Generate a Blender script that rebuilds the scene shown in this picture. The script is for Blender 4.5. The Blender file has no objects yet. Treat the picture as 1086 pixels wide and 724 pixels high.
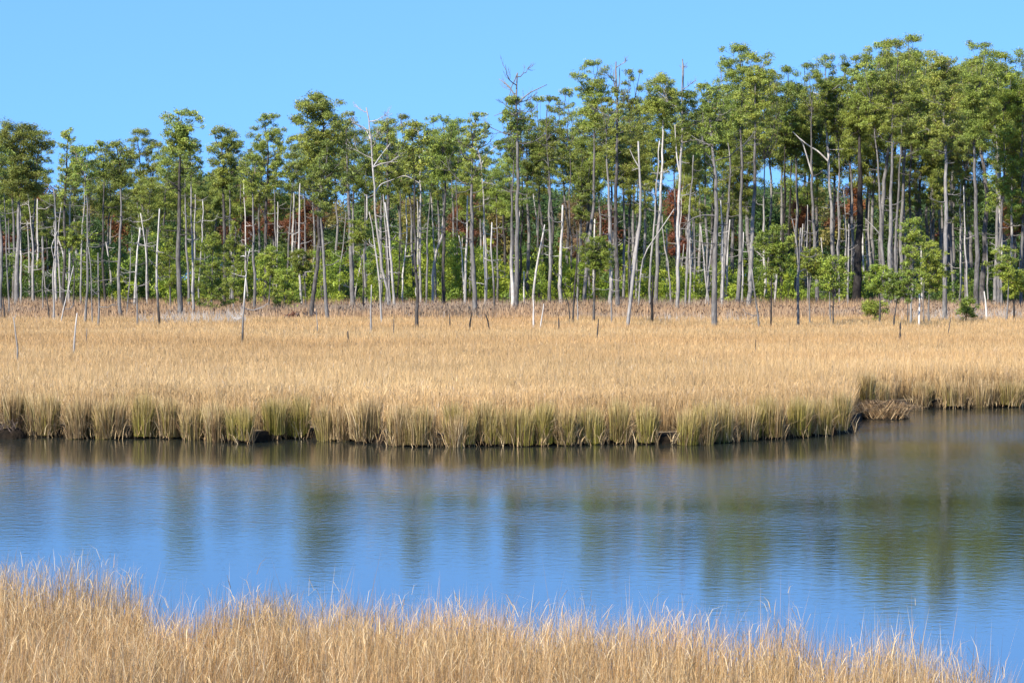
import bpy, math, random
import numpy as np
from mathutils import Vector

# ------------------------------------------------------------------ camera, sky, sun, exposure
F = 2564.0            # focal length in photo pixels (photo 1086 wide)
CX, HY = 543.0, 295.0 # image centre column and horizon row
CAMZ = 4.0
sc = bpy.context.scene
COL = sc.collection
cam_d = bpy.data.cameras.new('camera')
cam = bpy.data.objects.new('camera', cam_d); COL.objects.link(cam)
cam.location = (0, 0, CAMZ)
cam_d.sensor_width = 36; cam_d.lens = F / 1086 * 36
cam_d.clip_start = 0.5; cam_d.clip_end = 6000
cam.rotation_euler = (math.radians(90) - math.atan(67 / F), 0, 0)
sc.camera = cam

SUN_EL = math.radians(36)
SUN_V = Vector((-0.62, -0.78, 0)).normalized() * math.cos(SUN_EL) + Vector((0, 0, math.sin(SUN_EL)))  # towards the sun
w = bpy.data.worlds.new('World'); sc.world = w; w.use_nodes = True
nt = w.node_tree; nt.nodes.clear()
out = nt.nodes.new('ShaderNodeOutputWorld'); bg = nt.nodes.new('ShaderNodeBackground')
sky = nt.nodes.new('ShaderNodeTexSky'); sky.sky_type = 'NISHITA'; sky.sun_disc = False
sky.sun_elevation = SUN_EL; sky.sun_rotation = math.atan2(SUN_V.x, SUN_V.y)
sky.air_density = 1.0; sky.dust_density = 0.0; sky.ozone_density = 3.5
tc = nt.nodes.new('ShaderNodeTexCoord')
mp = nt.nodes.new('ShaderNodeMapping'); mp.vector_type = 'POINT'
mp.inputs['Location'].default_value = (0, 0, 0.385); mp.inputs['Scale'].default_value = (1, 1, 1.2)
nrm = nt.nodes.new('ShaderNodeVectorMath'); nrm.operation = 'NORMALIZE'
hs = nt.nodes.new('ShaderNodeHueSaturation'); hs.inputs['Saturation'].default_value = 1.06; hs.inputs['Value'].default_value = 1.0
skt = nt.nodes.new('ShaderNodeVectorMath'); skt.operation = 'MULTIPLY'; skt.inputs[1].default_value = (1.0, 1.25, 1.36)
nt.links.new(hs.outputs[0], skt.inputs[0])
nt.links.new(tc.outputs['Generated'], mp.inputs['Vector']); nt.links.new(mp.outputs[0], nrm.inputs[0])
nt.links.new(nrm.outputs[0], sky.inputs['Vector']); nt.links.new(sky.outputs[0], hs.inputs['Color'])
nt.links.new(skt.outputs[0], bg.inputs['Color']); nt.links.new(bg.outputs[0], out.inputs['Surface'])
bg.inputs['Strength'].default_value = 0.15

sl = bpy.data.lights.new('sun', 'SUN'); sl.energy = 5.0; sl.angle = math.radians(0.5); sl.color = (1.0, 0.95, 0.87)
so = bpy.data.objects.new('sun', sl); COL.objects.link(so)
so.rotation_euler = SUN_V.to_track_quat('Z', 'Y').to_euler(); so.location = (-60, -60, 60)

sc.view_settings.view_transform = 'Standard'; sc.view_settings.look = 'None'
sc.view_settings.exposure = 0.94; sc.view_settings.gamma = 1; sc.view_settings.use_curve_mapping = False
sc.render.engine = 'CYCLES'
sc.cycles.use_denoising = True
sc.cycles.max_bounces = 6; sc.cycles.diffuse_bounces = 3; sc.cycles.glossy_bounces = 3
sc.cycles.transmission_bounces = 4; sc.cycles.transparent_max_bounces = 4
sc.cycles.sample_clamp_indirect = 4

RNG = np.random.default_rng(7)
random.seed(7)

# ------------------------------------------------------------------ helpers
def mk_mesh(name, V, faces, mat, col=None, smooth=False):
    """V (n,3); faces = list of int arrays (m,k) with k 3 or 4"""
    me = bpy.data.meshes.new(name)
    V = np.asarray(V, dtype=np.float32)
    me.vertices.add(len(V)); me.vertices.foreach_set('co', V.ravel())
    tot, idx, starts = 0, [], []
    for f in faces:
        f = np.asarray(f, dtype=np.int32)
        if len(f) == 0: continue
        k = f.shape[1]
        idx.append(f.ravel()); starts.append(tot + np.arange(len(f), dtype=np.int32) * k)
        tot += len(f) * k
    idx = np.concatenate(idx); starts = np.concatenate(starts)
    me.loops.add(len(idx)); me.loops.foreach_set('vertex_index', idx)
    me.polygons.add(len(starts)); me.polygons.foreach_set('loop_start', starts)
    if smooth: me.polygons.foreach_set('use_smooth', np.ones(len(starts), dtype=bool))
    if col is not None:
        a = me.color_attributes.new('Col', 'FLOAT_COLOR', 'POINT')
        c = np.ones((len(V), 4), dtype=np.float32); c[:, :3] = col
        a.data.foreach_set('color', c.ravel())
    me.update(calc_edges=True)
    if mat: me.materials.append(mat)
    return me

def ob(name, me, parent=None, loc=(0, 0, 0)):
    o = bpy.data.objects.new(name, me); COL.objects.link(o); o.location = loc
    if parent is not None: o.parent = parent
    return o

def tag(o, label=None, cat=None, group=None, kind=None):
    if label: o['label'] = label
    if cat: o['category'] = cat
    if group: o['group'] = group
    if kind: o['kind'] = kind
    return o

def X_at(px, D): return (px - CX) / F * D
def Z_at(py, D): return CAMZ + (HY - py) / F * D
def D_base(y):
    if y >= 337: return 2.75 * F / (y - HY)
    return float(np.interp(y, [300, 310, 315, 320, 325, 330, 337], [285, 255, 238, 220, 205, 190, 168]))

def tube(pts, rad, tones, sides=7, wob=0.0, rng=None):
    """tapered tube; returns V, quads, tri cap, tone per vertex"""
    pts = np.asarray(pts, float); n = len(pts)
    d = np.gradient(pts, axis=0); d /= (np.linalg.norm(d, axis=1, keepdims=True) + 1e-9)
    ref = np.where(np.abs(d[:, 2:3]) > 0.9, np.array([[0, 1.0, 0]]), np.array([[0, 0, 1.0]]))
    u = np.cross(d, ref); u /= (np.linalg.norm(u, axis=1, keepdims=True) + 1e-9)
    v = np.cross(d, u)
    a = np.arange(sides) / sides * 2 * math.pi
    R = np.asarray(rad, float)[:, None] * np.ones((1, sides))
    if wob and rng is not None: R = R * (1 + rng.normal(0, wob, R.shape))
    P = pts[:, None, :] + R[..., None] * (np.cos(a)[None, :, None] * u[:, None, :] + np.sin(a)[None, :, None] * v[:, None, :])
    V = P.reshape(-1, 3)
    i = np.arange(n - 1)[:, None] * sides; j = np.arange(sides)[None, :]; j2 = (j + 1) % sides
    Q = np.stack([i + j, i + j2, i + sides + j2, i + sides + j], -1).reshape(-1, 4)
    V = np.vstack([V, pts[-1] + d[-1] * rad[-1] * 0.5])
    tip = len(V) - 1; b = (n - 1) * sides
    T = np.stack([b + np.arange(sides), b + (np.arange(sides) + 1) % sides, np.full(sides, tip)], -1)
    tn = np.repeat(np.asarray(tones, float), sides); tn = np.append(tn, tones[-1])
    return V, Q, T, tn

class Acc:
    def __init__(s): s.V, s.Q, s.T, s.t, s.n = [], [], [], [], 0
    def add(s, tb):
        V, Q, T, tn = tb
        s.V.append(V); s.Q.append(Q + s.n); s.T.append(T + s.n); s.t.append(tn); s.n += len(V)
    def mesh(s, name, mat):
        t = np.concatenate(s.t)
        return mk_mesh(name, np.vstack(s.V), [np.vstack(s.Q), np.vstack(s.T)], mat, np.stack([t, t, t], 1), smooth=True)

def spline(pts, n):
    pts = np.asarray(pts, float)
    s = np.r_[0, np.cumsum(np.linalg.norm(np.diff(pts, axis=0), axis=1))]; s /= s[-1]
    q = np.linspace(0, 1, n)
    P = np.stack([np.interp(q, s, pts[:, k]) for k in range(pts.shape[1])], 1)
    for _ in range(2):  # soften corners
        P[1:-1] = 0.25 * P[:-2] + 0.5 * P[1:-1] + 0.25 * P[2:]
    return P

# ------------------------------------------------------------------ materials
def nmat(name):
    m = bpy.data.materials.new(name); m.use_nodes = True
    m.node_tree.nodes.clear(); return m, m.node_tree.nodes, m.node_tree.links

def leaf_mat(name, transl=0.35, rough=0.6, spec=0.2, var=0.0, ptint=(1.0, 1.0, 1.0)):
    m, N, L = nmat(name)
    o = N.new('ShaderNodeOutputMaterial'); at = N.new('ShaderNodeAttribute'); at.attribute_name = 'Col'
    p = N.new('ShaderNodeBsdfPrincipled'); p.inputs['Roughness'].default_value = rough; p.inputs['Specular IOR Level'].default_value = 0.08
    p.inputs['Specular IOR Level'].default_value = spec
    t = N.new('ShaderNodeBsdfTranslucent'); mx = N.new('ShaderNodeMixShader'); mx.inputs[0].default_value = transl
    c = at.outputs['Color']
    if var:
        oi = N.new('ShaderNodeObjectInfo'); h = N.new('ShaderNodeHueSaturation')
        r1 = N.new('ShaderNodeMapRange'); r1.inputs['To Min'].default_value = 0.5 - 0.012 * var; r1.inputs['To Max'].default_value = 0.5 + 0.016 * var
        r2 = N.new('ShaderNodeMapRange'); r2.inputs['To Min'].default_value = 1 - 0.28 * var; r2.inputs['To Max'].default_value = 1 + 0.25 * var
        ml = N.new('ShaderNodeMath'); ml.operation = 'MULTIPLY'; ml.inputs[1].default_value = 7.31
        fr = N.new('ShaderNodeMath'); fr.operation = 'FRACT'
        L.new(oi.outputs['Random'], r1.inputs['Value']); L.new(oi.outputs['Random'], ml.inputs[0]); L.new(ml.outputs[0], fr.inputs[0])
        L.new(fr.outputs[0], r2.inputs['Value']); L.new(r1.outputs[0], h.inputs['Hue']); L.new(r2.outputs[0], h.inputs['Value'])
        L.new(c, h.inputs['Color']); c = h.outputs[0]
    # fine procedural mottling on top of the per-leaf colour
    nz = N.new('ShaderNodeTexNoise'); nz.inputs['Scale'].default_value = 9; mr = N.new('ShaderNodeMapRange')
    mr.inputs['To Min'].default_value = 0.82; mr.inputs['To Max'].default_value = 1.18
    ml2 = N.new('ShaderNodeVectorMath'); ml2.operation = 'SCALE'
    L.new(nz.outputs['Fac'], mr.inputs['Value']); L.new(c, ml2.inputs[0]); L.new(mr.outputs[0], ml2.inputs['Scale'])
    c = ml2.outputs[0]
    L.new(c, p.inputs['Base Color']); L.new(c, t.inputs['Color'])
    L.new(p.outputs[0], mx.inputs[1]); L.new(t.outputs[0], mx.inputs[2]); L.new(mx.outputs[0], o.inputs['Surface'])
    return m

def bark_mat():
    m, N, L = nmat('bark')
    o = N.new('ShaderNodeOutputMaterial'); at = N.new('ShaderNodeAttribute'); at.attribute_name = 'Col'
    sp = N.new('ShaderNodeSeparateColor'); L.new(at.outputs['Color'], sp.inputs[0])
    tcn = N.new('ShaderNodeTexCoord'); mpn = N.new('ShaderNodeMapping'); mpn.inputs['Scale'].default_value = (7, 7, 1.6)
    nz = N.new('ShaderNodeTexNoise'); nz.inputs['Scale'].default_value = 1.6; nz.inputs['Detail'].default_value = 5
    L.new(tcn.outputs['Object'], mpn.inputs[0]); L.new(mpn.outputs[0], nz.inputs['Vector'])
    nz2 = N.new('ShaderNodeTexNoise'); nz2.inputs['Scale'].default_value = 0.55; nz2.inputs['Detail'].default_value = 3
    L.new(tcn.outputs['Object'], nz2.inputs['Vector'])
    a1 = N.new('ShaderNodeMath'); a1.operation = 'MULTIPLY_ADD'; a1.inputs[1].default_value = 0.62; 
    s1 = N.new('ShaderNodeMath'); s1.operation = 'SUBTRACT'; s1.inputs[1].default_value = 0.5
    L.new(nz.outputs['Fac'], s1.inputs[0]); L.new(s1.outputs[0], a1.inputs[0]); L.new(sp.outputs[0], a1.inputs[2])
    a2 = N.new('ShaderNodeMath'); a2.operation = 'MULTIPLY_ADD'; a2.inputs[1].default_value = 0.5
    s2 = N.new('ShaderNodeMath'); s2.operation = 'SUBTRACT'; s2.inputs[1].default_value = 0.5
    L.new(nz2.outputs['Fac'], s2.inputs[0]); L.new(s2.outputs[0], a2.inputs[0]); L.new(a1.outputs[0], a2.inputs[2])
    r = N.new('ShaderNodeValToRGB'); e = r.color_ramp.elements
    e[0].position = 0; e[0].color = (0.018, 0.015, 0.013, 1)
    e[1].position = 1; e[1].color = (0.58, 0.53, 0.46, 1)
    for pos, c in ((0.25, (0.060, 0.051, 0.044, 1)), (0.5, (0.165, 0.150, 0.134, 1)), (0.75, (0.335, 0.30, 0.262, 1))):
        x = e.new(pos); x.color = c
    L.new(a2.outputs[0], r.inputs[0])
    p = N.new('ShaderNodeBsdfPrincipled'); p.inputs['Roughness'].default_value = 0.9; p.inputs['Specular IOR Level'].default_value = 0.15
    bp = N.new('ShaderNodeBump'); bp.inputs['Strength'].default_value = 0.6; bp.inputs['Distance'].default_value = 0.05
    L.new(nz.outputs['Fac'], bp.inputs['Height']); L.new(bp.outputs[0], p.inputs['Normal'])
    L.new(r.outputs[0], p.inputs['Base Color']); L.new(p.outputs[0], o.inputs['Surface'])
    return m

def ground_mat(name, c1, c2, scale, rough=0.95):
    m, N, L = nmat(name)
    o = N.new('ShaderNodeOutputMaterial'); tcn = N.new('ShaderNodeTexCoord')
    nz = N.new('ShaderNodeTexNoise'); nz.inputs['Scale'].default_value = scale; nz.inputs['Detail'].default_value = 8
    L.new(tcn.outputs['Object'], nz.inputs['Vector'])
    r = N.new('ShaderNodeValToRGB'); r.color_ramp.elements[0].position = 0.35; r.color_ramp.elements[1].position = 0.65
    r.color_ramp.elements[0].color = (*c1, 1); r.color_ramp.elements[1].color = (*c2, 1)
    p = N.new('ShaderNodeBsdfPrincipled'); p.inputs['Roughness'].default_value = rough; p.inputs['Specular IOR Level'].default_value = 0.08
    bp = N.new('ShaderNodeBump'); bp.inputs['Strength'].default_value = 0.8; bp.inputs['Distance'].default_value = 0.08
    L.new(nz.outputs['Fac'], r.inputs[0]); L.new(nz.outputs['Fac'], bp.inputs['Height']); L.new(bp.outputs[0], p.inputs['Normal'])
    L.new(r.outputs[0], p.inputs['Base Color']); L.new(p.outputs[0], o.inputs['Surface'])
    return m

def water_mat():
    m, N, L = nmat('water')
    o = N.new('ShaderNodeOutputMaterial'); g = N.new('ShaderNodeNewGeometry')
    def wave(scale, sx, sy, detail, rot=0.0):
        mpn = N.new('ShaderNodeMapping'); mpn.inputs['Scale'].default_value = (sx, sy, 1); mpn.inputs['Rotation'].default_value = (0, 0, rot)
        nz = N.new('ShaderNodeTexNoise'); nz.inputs['Scale'].default_value = scale; nz.inputs['Detail'].default_value = detail
        nz.inputs['Distortion'].default_value = 0.4
        L.new(g.outputs['Position'], mpn.inputs[0]); L.new(mpn.outputs[0], nz.inputs['Vector']); return nz.outputs['Fac']
    w1 = wave(3.2, 1.0, 1.3, 4, 0.5); w2 = wave(13.0, 0.9, 1.2, 4, -0.5)
    # wind patches: calmer and rougher water
    pt = wave(0.06, 0.6, 1.6, 2)
    mr = N.new('ShaderNodeMapRange'); mr.inputs['From Min'].default_value = 0.38; mr.inputs['From Max'].default_value = 0.62
    mr.inputs['To Min'].default_value = 0.35; mr.inputs['To Max'].default_value = 1.0; L.new(pt, mr.inputs['Value'])
    sx = N.new('ShaderNodeSeparateXYZ'); L.new(g.outputs['Position'], sx.inputs[0])
    my = N.new('ShaderNodeMapRange'); my.inputs['From Min'].default_value = 32; my.inputs['From Max'].default_value = 60
    my.inputs['To Min'].default_value = 0.34; my.inputs['To Max'].default_value = 2.3; L.new(sx.outputs['Y'], my.inputs['Value'])
    mm = N.new('ShaderNodeMath'); mm.operation = 'MULTIPLY'; L.new(mr.outputs[0], mm.inputs[0]); L.new(my.outputs[0], mm.inputs[1]); mr = mm
    b1 = N.new('ShaderNodeBump'); b1.inputs['Distance'].default_value = 0.0058; L.new(w1, b1.inputs['Height']); L.new(mr.outputs[0], b1.inputs['Strength'])
    b2 = N.new('ShaderNodeBump'); b2.inputs['Distance'].default_value = 0.0022; L.new(w2, b2.inputs['Height']); L.new(mr.outputs[0], b2.inputs['Strength'])
    L.new(b1.outputs[0], b2.inputs['Normal'])
    p = N.new('ShaderNodeBsdfPrincipled'); p.inputs['Base Color'].default_value = (0.022, 0.024, 0.018, 1)
    p.inputs['Roughness'].default_value = 0.03; p.inputs['IOR'].default_value = 8.0
    L.new(b2.outputs[0], p.inputs['Normal']); L.new(p.outputs[0], o.inputs['Surface'])
    return m

M_bark = bark_mat()
M_needle = leaf_mat('pine_needles', 0.20, 0.5, 0.3, var=1.0)
M_under = leaf_mat('thicket_leaves', 0.25, 0.5, 0.25)
M_grass = leaf_mat('dry_grass', 0.22, 0.6, 0.25)
M_mud = ground_mat('marsh_mud', (0.008, 0.006, 0.004), (0.022, 0.015, 0.009), 5.0, 0.95)
M_floor = ground_mat('marsh_floor', (0.12, 0.085, 0.05), (0.25, 0.18, 0.10), 0.8)
M_water = water_mat()

# ------------------------------------------------------------------ setting: water and ground
WX = 2500
me = mk_mesh('water', [(-WX, -400, 0), (WX, -400, 0), (WX, 200, 0), (-WX, 200, 0)], [np.array([[0, 1, 2, 3]])], M_water)
tag(ob('water', me), kind='structure')

far_edge_px = [(-900, 66), (-300, 62), (0, 61.2), (30, 60.8), (90, 60.0), (160, 60.4), (240, 59.0), (262, 58.2), (300, 60.0), (345, 59.6), (400, 58.0), (440, 57.2),
               (520, 57.4), (600, 57.4), (640, 58.2), (700, 57.8), (760, 58.2), (800, 59.4), (850, 60.4), (900, 62.4), (913, 63.6),
               (920, 70.0), (940, 72.5), (975, 74.2), (1010, 74.0), (1086, 75.0), (1300, 78), (2200, 84)]
FEX = np.array([X_at(x, D) for x, D in far_edge_px]); FED = np.array([D for x, D in far_edge_px])
def far_edge(X): return np.interp(X, FEX, FED)
near_top_px = [(-700, 575), (-200, 590), (0, 598), (50, 602), (110, 606), (140, 612), (165, 628), (200, 638), (240, 622), (300, 620), (400, 634), (480, 640),
               (560, 644), (640, 652), (700, 656), (760, 664), (830, 660), (870, 676), (920, 676), (950, 668), (1000, 688), (1040, 700), (1070, 718), (1086, 735), (1300, 800), (1800, 900)]
NEX, NED = [], []
for x, y in near_top_px:
    if x > 480: y -= 6
    D = (CAMZ - 1.20) * F / (y - HY); NEX.append(X_at(x, D)); NED.append(D)
NEX = np.array(NEX); NED = np.array(NED)
def near_edge(X): return np.interp(X, NEX, NED)

def bank(name, xs, edge, sign, back, z, setback):
    rows = []
    e = edge(xs) + sign * setback
    jit = RNG.normal(0, 0.07, len(xs))
    prof = [(-0.25, -0.5), (-0.02, -0.02), (0.03, 0.10), (0.10, z - 0.02), (1.0, z)]
    for dy, zz in prof: rows.append(np.stack([xs, e + sign * dy + jit, np.full_like(xs, zz) + RNG.normal(0, 0.015, len(xs))], 1))
    for b in back: rows.append(np.stack([xs, np.full_like(xs, b), np.full_like(xs, z)], 1))
    V = np.vstack(rows); n = len(xs); Q, MI = [], []
    for r in range(len(rows) - 1):
        i = r * n + np.arange(n - 1)
        q = np.stack([i, i + 1, i + n + 1, i + n], -1)
        if sign < 0: q = q[:, ::-1]
        Q.append(q); MI += [0 if r < 4 else 1] * (n - 1)
    me = mk_mesh(name, V, [np.vstack(Q)], M_mud); me.materials.append(M_floor)
    me.polygons.foreach_set('material_index', np.array(MI, dtype=np.int32)); me.update()
    return tag(ob(name, me), kind='structure')
xs_f = np.concatenate([np.linspace(-2500, -70, 12), np.arange(-60, 70, 0.35), np.linspace(80, 2500, 12)])
bank('marsh_ground', xs_f, far_edge, 1, [90, 180, 400, 1200, 5000], 0.22, 0.62)
xs_n = np.concatenate([np.linspace(-2500, -30, 12), np.arange(-24, 24, 0.25), np.linspace(28, 2500, 12)])
bank('near_ground', xs_n, lambda x: near_edge(x), -1, [5, -40, -400], 0.22, 0.25)

# ------------------------------------------------------------------ grass
def vnoise(x, y, s, seed=0):
    """smooth value noise"""
    r = np.random.default_rng(seed + 99); T = r.random((64, 64))
    u, v = x / s + 1000.3, y / s + 1000.7
    i, j = np.floor(u).astype(int), np.floor(v).astype(int); a, b = u - i, v - j
    a = a * a * (3 - 2 * a); b = b * b * (3 - 2 * b)
    g = lambda p, q: T[p % 64, q % 64]
    return (g(i, j) * (1 - a) + g(i + 1, j) * a) * (1 - b) + (g(i, j + 1) * (1 - a) + g(i + 1, j + 1) * a) * b

STRAW = np.array([(0.62, 0.43, 0.205), (0.52, 0.335, 0.145), (0.68, 0.51, 0.285), (0.40, 0.25, 0.115), (0.57, 0.36, 0.17)])
def straw(n, rng, w=(0.3, 0.25, 0.2, 0.12, 0.13)):
    c = STRAW[rng.choice(5, n, p=w)] * rng.uniform(0.82, 1.15, (n, 1)); return c

def blades(X, Y, Z, H, W, lean, rng, ctip, cbase, leandir=None, mw=0.65):
    n = len(X)
    yaw = rng.uniform(0, 2 * math.pi, n); ld = rng.uniform(0, 2 * math.pi, n) if leandir is None else leandir
    sx, sy = np.cos(yaw) * W * 0.5, np.sin(yaw) * W * 0.5
    lx, ly = np.cos(ld) * lean * H, np.sin(ld) * lean * H
    V = np.empty((n, 5, 3))
    V[:, 0] = np.stack([X - sx, Y - sy, Z], 1); V[:, 1] = np.stack([X + sx, Y + sy, Z], 1)
    mx, my, mz = X + lx * 0.32, Y + ly * 0.32, Z + H * 0.55
    V[:, 2] = np.stack([mx + sx * 0.9, my + sy * 0.9, mz], 1); V[:, 3] = np.stack([mx - sx * 0.9, my - sy * 0.9, mz], 1)
    V[:, 4] = np.stack([X + lx, Y + ly, Z + H * np.sqrt(np.clip(1 - lean ** 2 * 0.5, 0.1, 1))], 1)
    b = np.arange(n)[:, None] * 5
    Q = b + np.array([[0, 1, 2, 3]]); T = b + np.array([[3, 2, 4]])
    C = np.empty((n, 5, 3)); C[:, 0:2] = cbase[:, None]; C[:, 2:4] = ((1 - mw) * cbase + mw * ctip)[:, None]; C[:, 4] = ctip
    return V.reshape(-1, 3), Q, T, C.reshape(-1, 3)

def merge(parts):
    V, Q, T, C, n = [], [], [], [], 0
    for v, q, t, c in parts:
        V.append(v); Q.append(q + n); T.append(t + n); C.append(c); n += len(v)
    return np.vstack(V), [np.vstack(Q), np.vstack(T)], np.vstack(C)

def scatter(x0, x1, y0, y1, dens, rng):
    n = int((x1 - x0) * (y1 - y0) * dens)
    return rng.uniform(x0, x1, n), rng.uniform(y0, y1, n)

# far marsh, in depth bands: (D0, D1, blades per m2, width)
def far_marsh():
    rng = np.random.default_rng(3); parts = []
    for D0, D1, dens, wd in ((57, 66, 380, 0.012), (66, 78, 270, 0.014), (78, 100, 190, 0.016), (100, 135, 110, 0.020), (135, 182, 60, 0.028)):
        hw = D1 * 0.212 * 1.0 + 9
        x, y = scatter(-hw, hw, D0, D1, dens, rng)
        k = y > far_edge(x) + 1.5 + vnoise(x, y, 0.7, 5) * 0.5
        x, y = x[k], y[k]
        cl = vnoise(x, y, 0.55, 1)
        k = rng.random(len(x)) < 0.35 + cl * 1.1
        x, y, cl = x[k], y[k], cl[k]
        n = len(x)
        hn = vnoise(x, y, 7, 2)
        edge = np.clip(1 - (y - far_edge(x)) / 3.0, 0, 1)
        fine = vnoise(x, y * 0.6, 0.22, 6)
        H = (0.78 + 0.20 * hn + 0.14 * cl + 0.14 * fine + rng.normal(0, 0.065, n)) * (1 + 0.12 * edge)
        H *= np.where(rng.random(n) < 0.03, 1.15, 1) * np.clip(0.5 + 0.5 * (y - far_edge(x) - 1.5) / 1.3, 0.5, 1)
        ct = straw(n, rng)
        tn = vnoise(x * 0.4, y, 8, 3)[:, None]; t2 = vnoise(x * 0.5, y, 3, 8)[:, None]
        ct = ct * .6 + ct.mean(0) * .4; dk = rng.random(n) < 0.12; ct[dk] *= 0.6; gg = rng.random(n) < 0.08; ct[gg] = ct[gg] * .4 + np.array([.26, .23, .20])
        t4 = vnoise(x, y, 0.8, 16)[:, None]
        ct = ct * (1 + (tn - 0.5) * np.array([[0.16, 0.27, 0.38]])) * (0.83 + 0.26 * t2 + 0.10 * t4) * np.array([[1.01, 0.945, 0.85]])
        # a redder, orange band near the back of the marsh on the right
        red = np.clip((y - 140) / 25, 0, 1) * np.clip((vnoise(x, y, 14, 9) - 0.42) * 4, 0, 1)
        red = (red * np.clip((x + 5) / 12, 0.15, 1))[:, None]
        ct = ct * (1 + red * np.array([[0.06, -0.10, -0.16]]))
        gr = (edge * np.clip(vnoise(x, y, 2.5, 4) * 1.2 - 0.35, 0, 1))[:, None]
        cb = ct * (0.42 - 0.25 * edge[:, None]) * (1 - gr) + gr * np.array([[0.21, 0.23, 0.06]])  # blade feet coloured darker towards the bank, painted shade for gaps behind the tussocks
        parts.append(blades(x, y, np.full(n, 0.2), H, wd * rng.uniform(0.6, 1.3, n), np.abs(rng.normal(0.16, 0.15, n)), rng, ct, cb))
        m = int(n * (0.40 if D0 < 66 else 0.12)); i = rng.choice(n, m); c = ct[i] * rng.uniform(0.85, 1.05, (m, 1))
        parts.append(blades(x[i], y[i], 0.2 + H[i] * rng.uniform(0.55, 0.92, m), rng.uniform(0.08, 0.2, m), wd * rng.uniform(0.6, 1.3, m), rng.uniform(0.3, 1.3, m), rng, c, c))
    V, Fc, C = merge(parts)
    tag(ob('marsh_grass', mk_mesh('marsh_grass', V, Fc, M_grass, C)), 'pale golden dry marsh grass filling the flat between the creek and the wood', 'grass', kind='stuff')
far_marsh()

def bank_grass():
    """tussocks along the far water edge, green-gold, leaning out over the mud"""
    rng = np.random.default_rng(11); parts = []
    px_cl = [(0, 22), (25, 62), (65, 99), (102, 133), (135, 166), (168, 191), (193, 216), (219, 240), (242, 269), (277, 300), (304, 330), (340, 372), (376, 408),
             (410, 434), (436, 462), (465, 500), (501, 528), (530, 560), (562, 582), (592, 616), (616, 640), (645, 668), (670, 699), (712, 733), (735, 751), (758, 785), (788, 806),
             (808, 835), (838, 859), (861, 885), (887, 911), (919, 930), (932, 944), (968, 1000), (1003, 1030), (1032, 1060), (1062, 1088), (1090, 1120), (1122, 1150)]
    spots = []
    for a, b in px_cl:
        D = float(far_edge(X_at((a + b) / 2, 60.0))) if a < 915 else float(far_edge(X_at((a + b) / 2, 72.0)))
        spots.append((X_at((a + b) / 2, D), (b - a) / 2 / F * D * 1.04, 0.35 if 270 < a < 335 else (0.9 if 915 < a < 945 else 0.0)))
    X = min(q[0] for q in spots) - .8
    while X > -24: w_ = rng.uniform(.25, .6); spots.append((X, w_, rng.uniform(0, .3))); X -= 2 * w_ + rng.uniform(-.05, .2)
    X = max(q[0] for q in spots) + .8
    while X < 34: w_ = rng.uniform(.25, .6); spots.append((X, w_, rng.uniform(0, .3))); X += 2 * w_ + rng.uniform(-.05, .2)
    for xc, R, sb in spots:
        yc = float(far_edge(xc)) + R * 0.8 + rng.uniform(-0.12, 0.22) + sb
        hh = rng.uniform(0.84, 1.08) * (0.74 if xc > 11 else 1)
        ns = max(3, int(R * 11)); g0 = rng.uniform(0.15, 1.0) * (.5 if xc > 11 else 1)
        for q in range(ns):
            sa = rng.uniform(0, 2 * math.pi); sr = R * math.sqrt(rng.random()) * 0.85
            ox, oy = math.cos(sa) * sr, math.sin(sa) * sr; rr = rng.uniform(0.14, 0.26)
            n = int(150 + 160 * rng.random())
            a = rng.uniform(0, 2 * math.pi, n); r = rr * np.sqrt(rng.random(n))
            ox *= .86; x = xc + ox + np.cos(a) * r; y = yc + oy + np.sin(a) * r
            outer = sr / (R + .01)
            H = hh * rng.uniform(0.88, 1.05) * (1.02 - 0.17 * outer) + rng.normal(0, 0.10, n) - 0.06 * (r / rr) ** 2
            H = np.clip(H, 0.2, 1.35)
            dx = np.cos(a) * r / rr * 0.10 + math.cos(sa) * 0.07 * outer + rng.normal(0, 0.07, n); dy = np.sin(a) * r / rr * 0.16 + math.sin(sa) * 0.16 * outer + rng.normal(0, 0.07, n)
            lean = np.clip(np.hypot(dx, dy), 0, 0.8); ld = np.arctan2(dy, dx)
            droop = rng.random(n) < 0.13
            lean = np.where(droop, rng.uniform(0.6, 1.15, n), lean); H = np.where(droop, H * 0.75, H)
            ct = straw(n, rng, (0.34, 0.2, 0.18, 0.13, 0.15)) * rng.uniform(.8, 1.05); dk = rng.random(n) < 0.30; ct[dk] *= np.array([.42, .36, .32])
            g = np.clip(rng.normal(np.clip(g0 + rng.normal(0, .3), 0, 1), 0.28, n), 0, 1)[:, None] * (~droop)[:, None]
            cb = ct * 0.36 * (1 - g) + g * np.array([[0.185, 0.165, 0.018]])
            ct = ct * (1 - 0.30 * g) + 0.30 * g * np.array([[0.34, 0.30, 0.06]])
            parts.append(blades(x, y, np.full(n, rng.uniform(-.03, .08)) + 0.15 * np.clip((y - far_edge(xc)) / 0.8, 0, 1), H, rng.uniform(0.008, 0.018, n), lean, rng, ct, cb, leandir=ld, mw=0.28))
        # brown dead thatch at its foot
        m = int(260 * R); a = rng.uniform(0, 2 * math.pi, m); x = xc + np.cos(a) * R; y = yc + np.sin(a) * R * 1.1
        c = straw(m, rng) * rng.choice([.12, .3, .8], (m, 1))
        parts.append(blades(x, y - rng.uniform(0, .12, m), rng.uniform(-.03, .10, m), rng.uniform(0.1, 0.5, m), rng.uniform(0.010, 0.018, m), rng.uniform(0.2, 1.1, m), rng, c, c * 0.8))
    V, Fc, C = merge(parts)
    tag(ob('bank_grass', mk_mesh('bank_grass', V, Fc, M_grass, C)), 'green and gold grass tussocks along the muddy far edge of the creek', 'grass', kind='stuff')
bank_grass()

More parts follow.
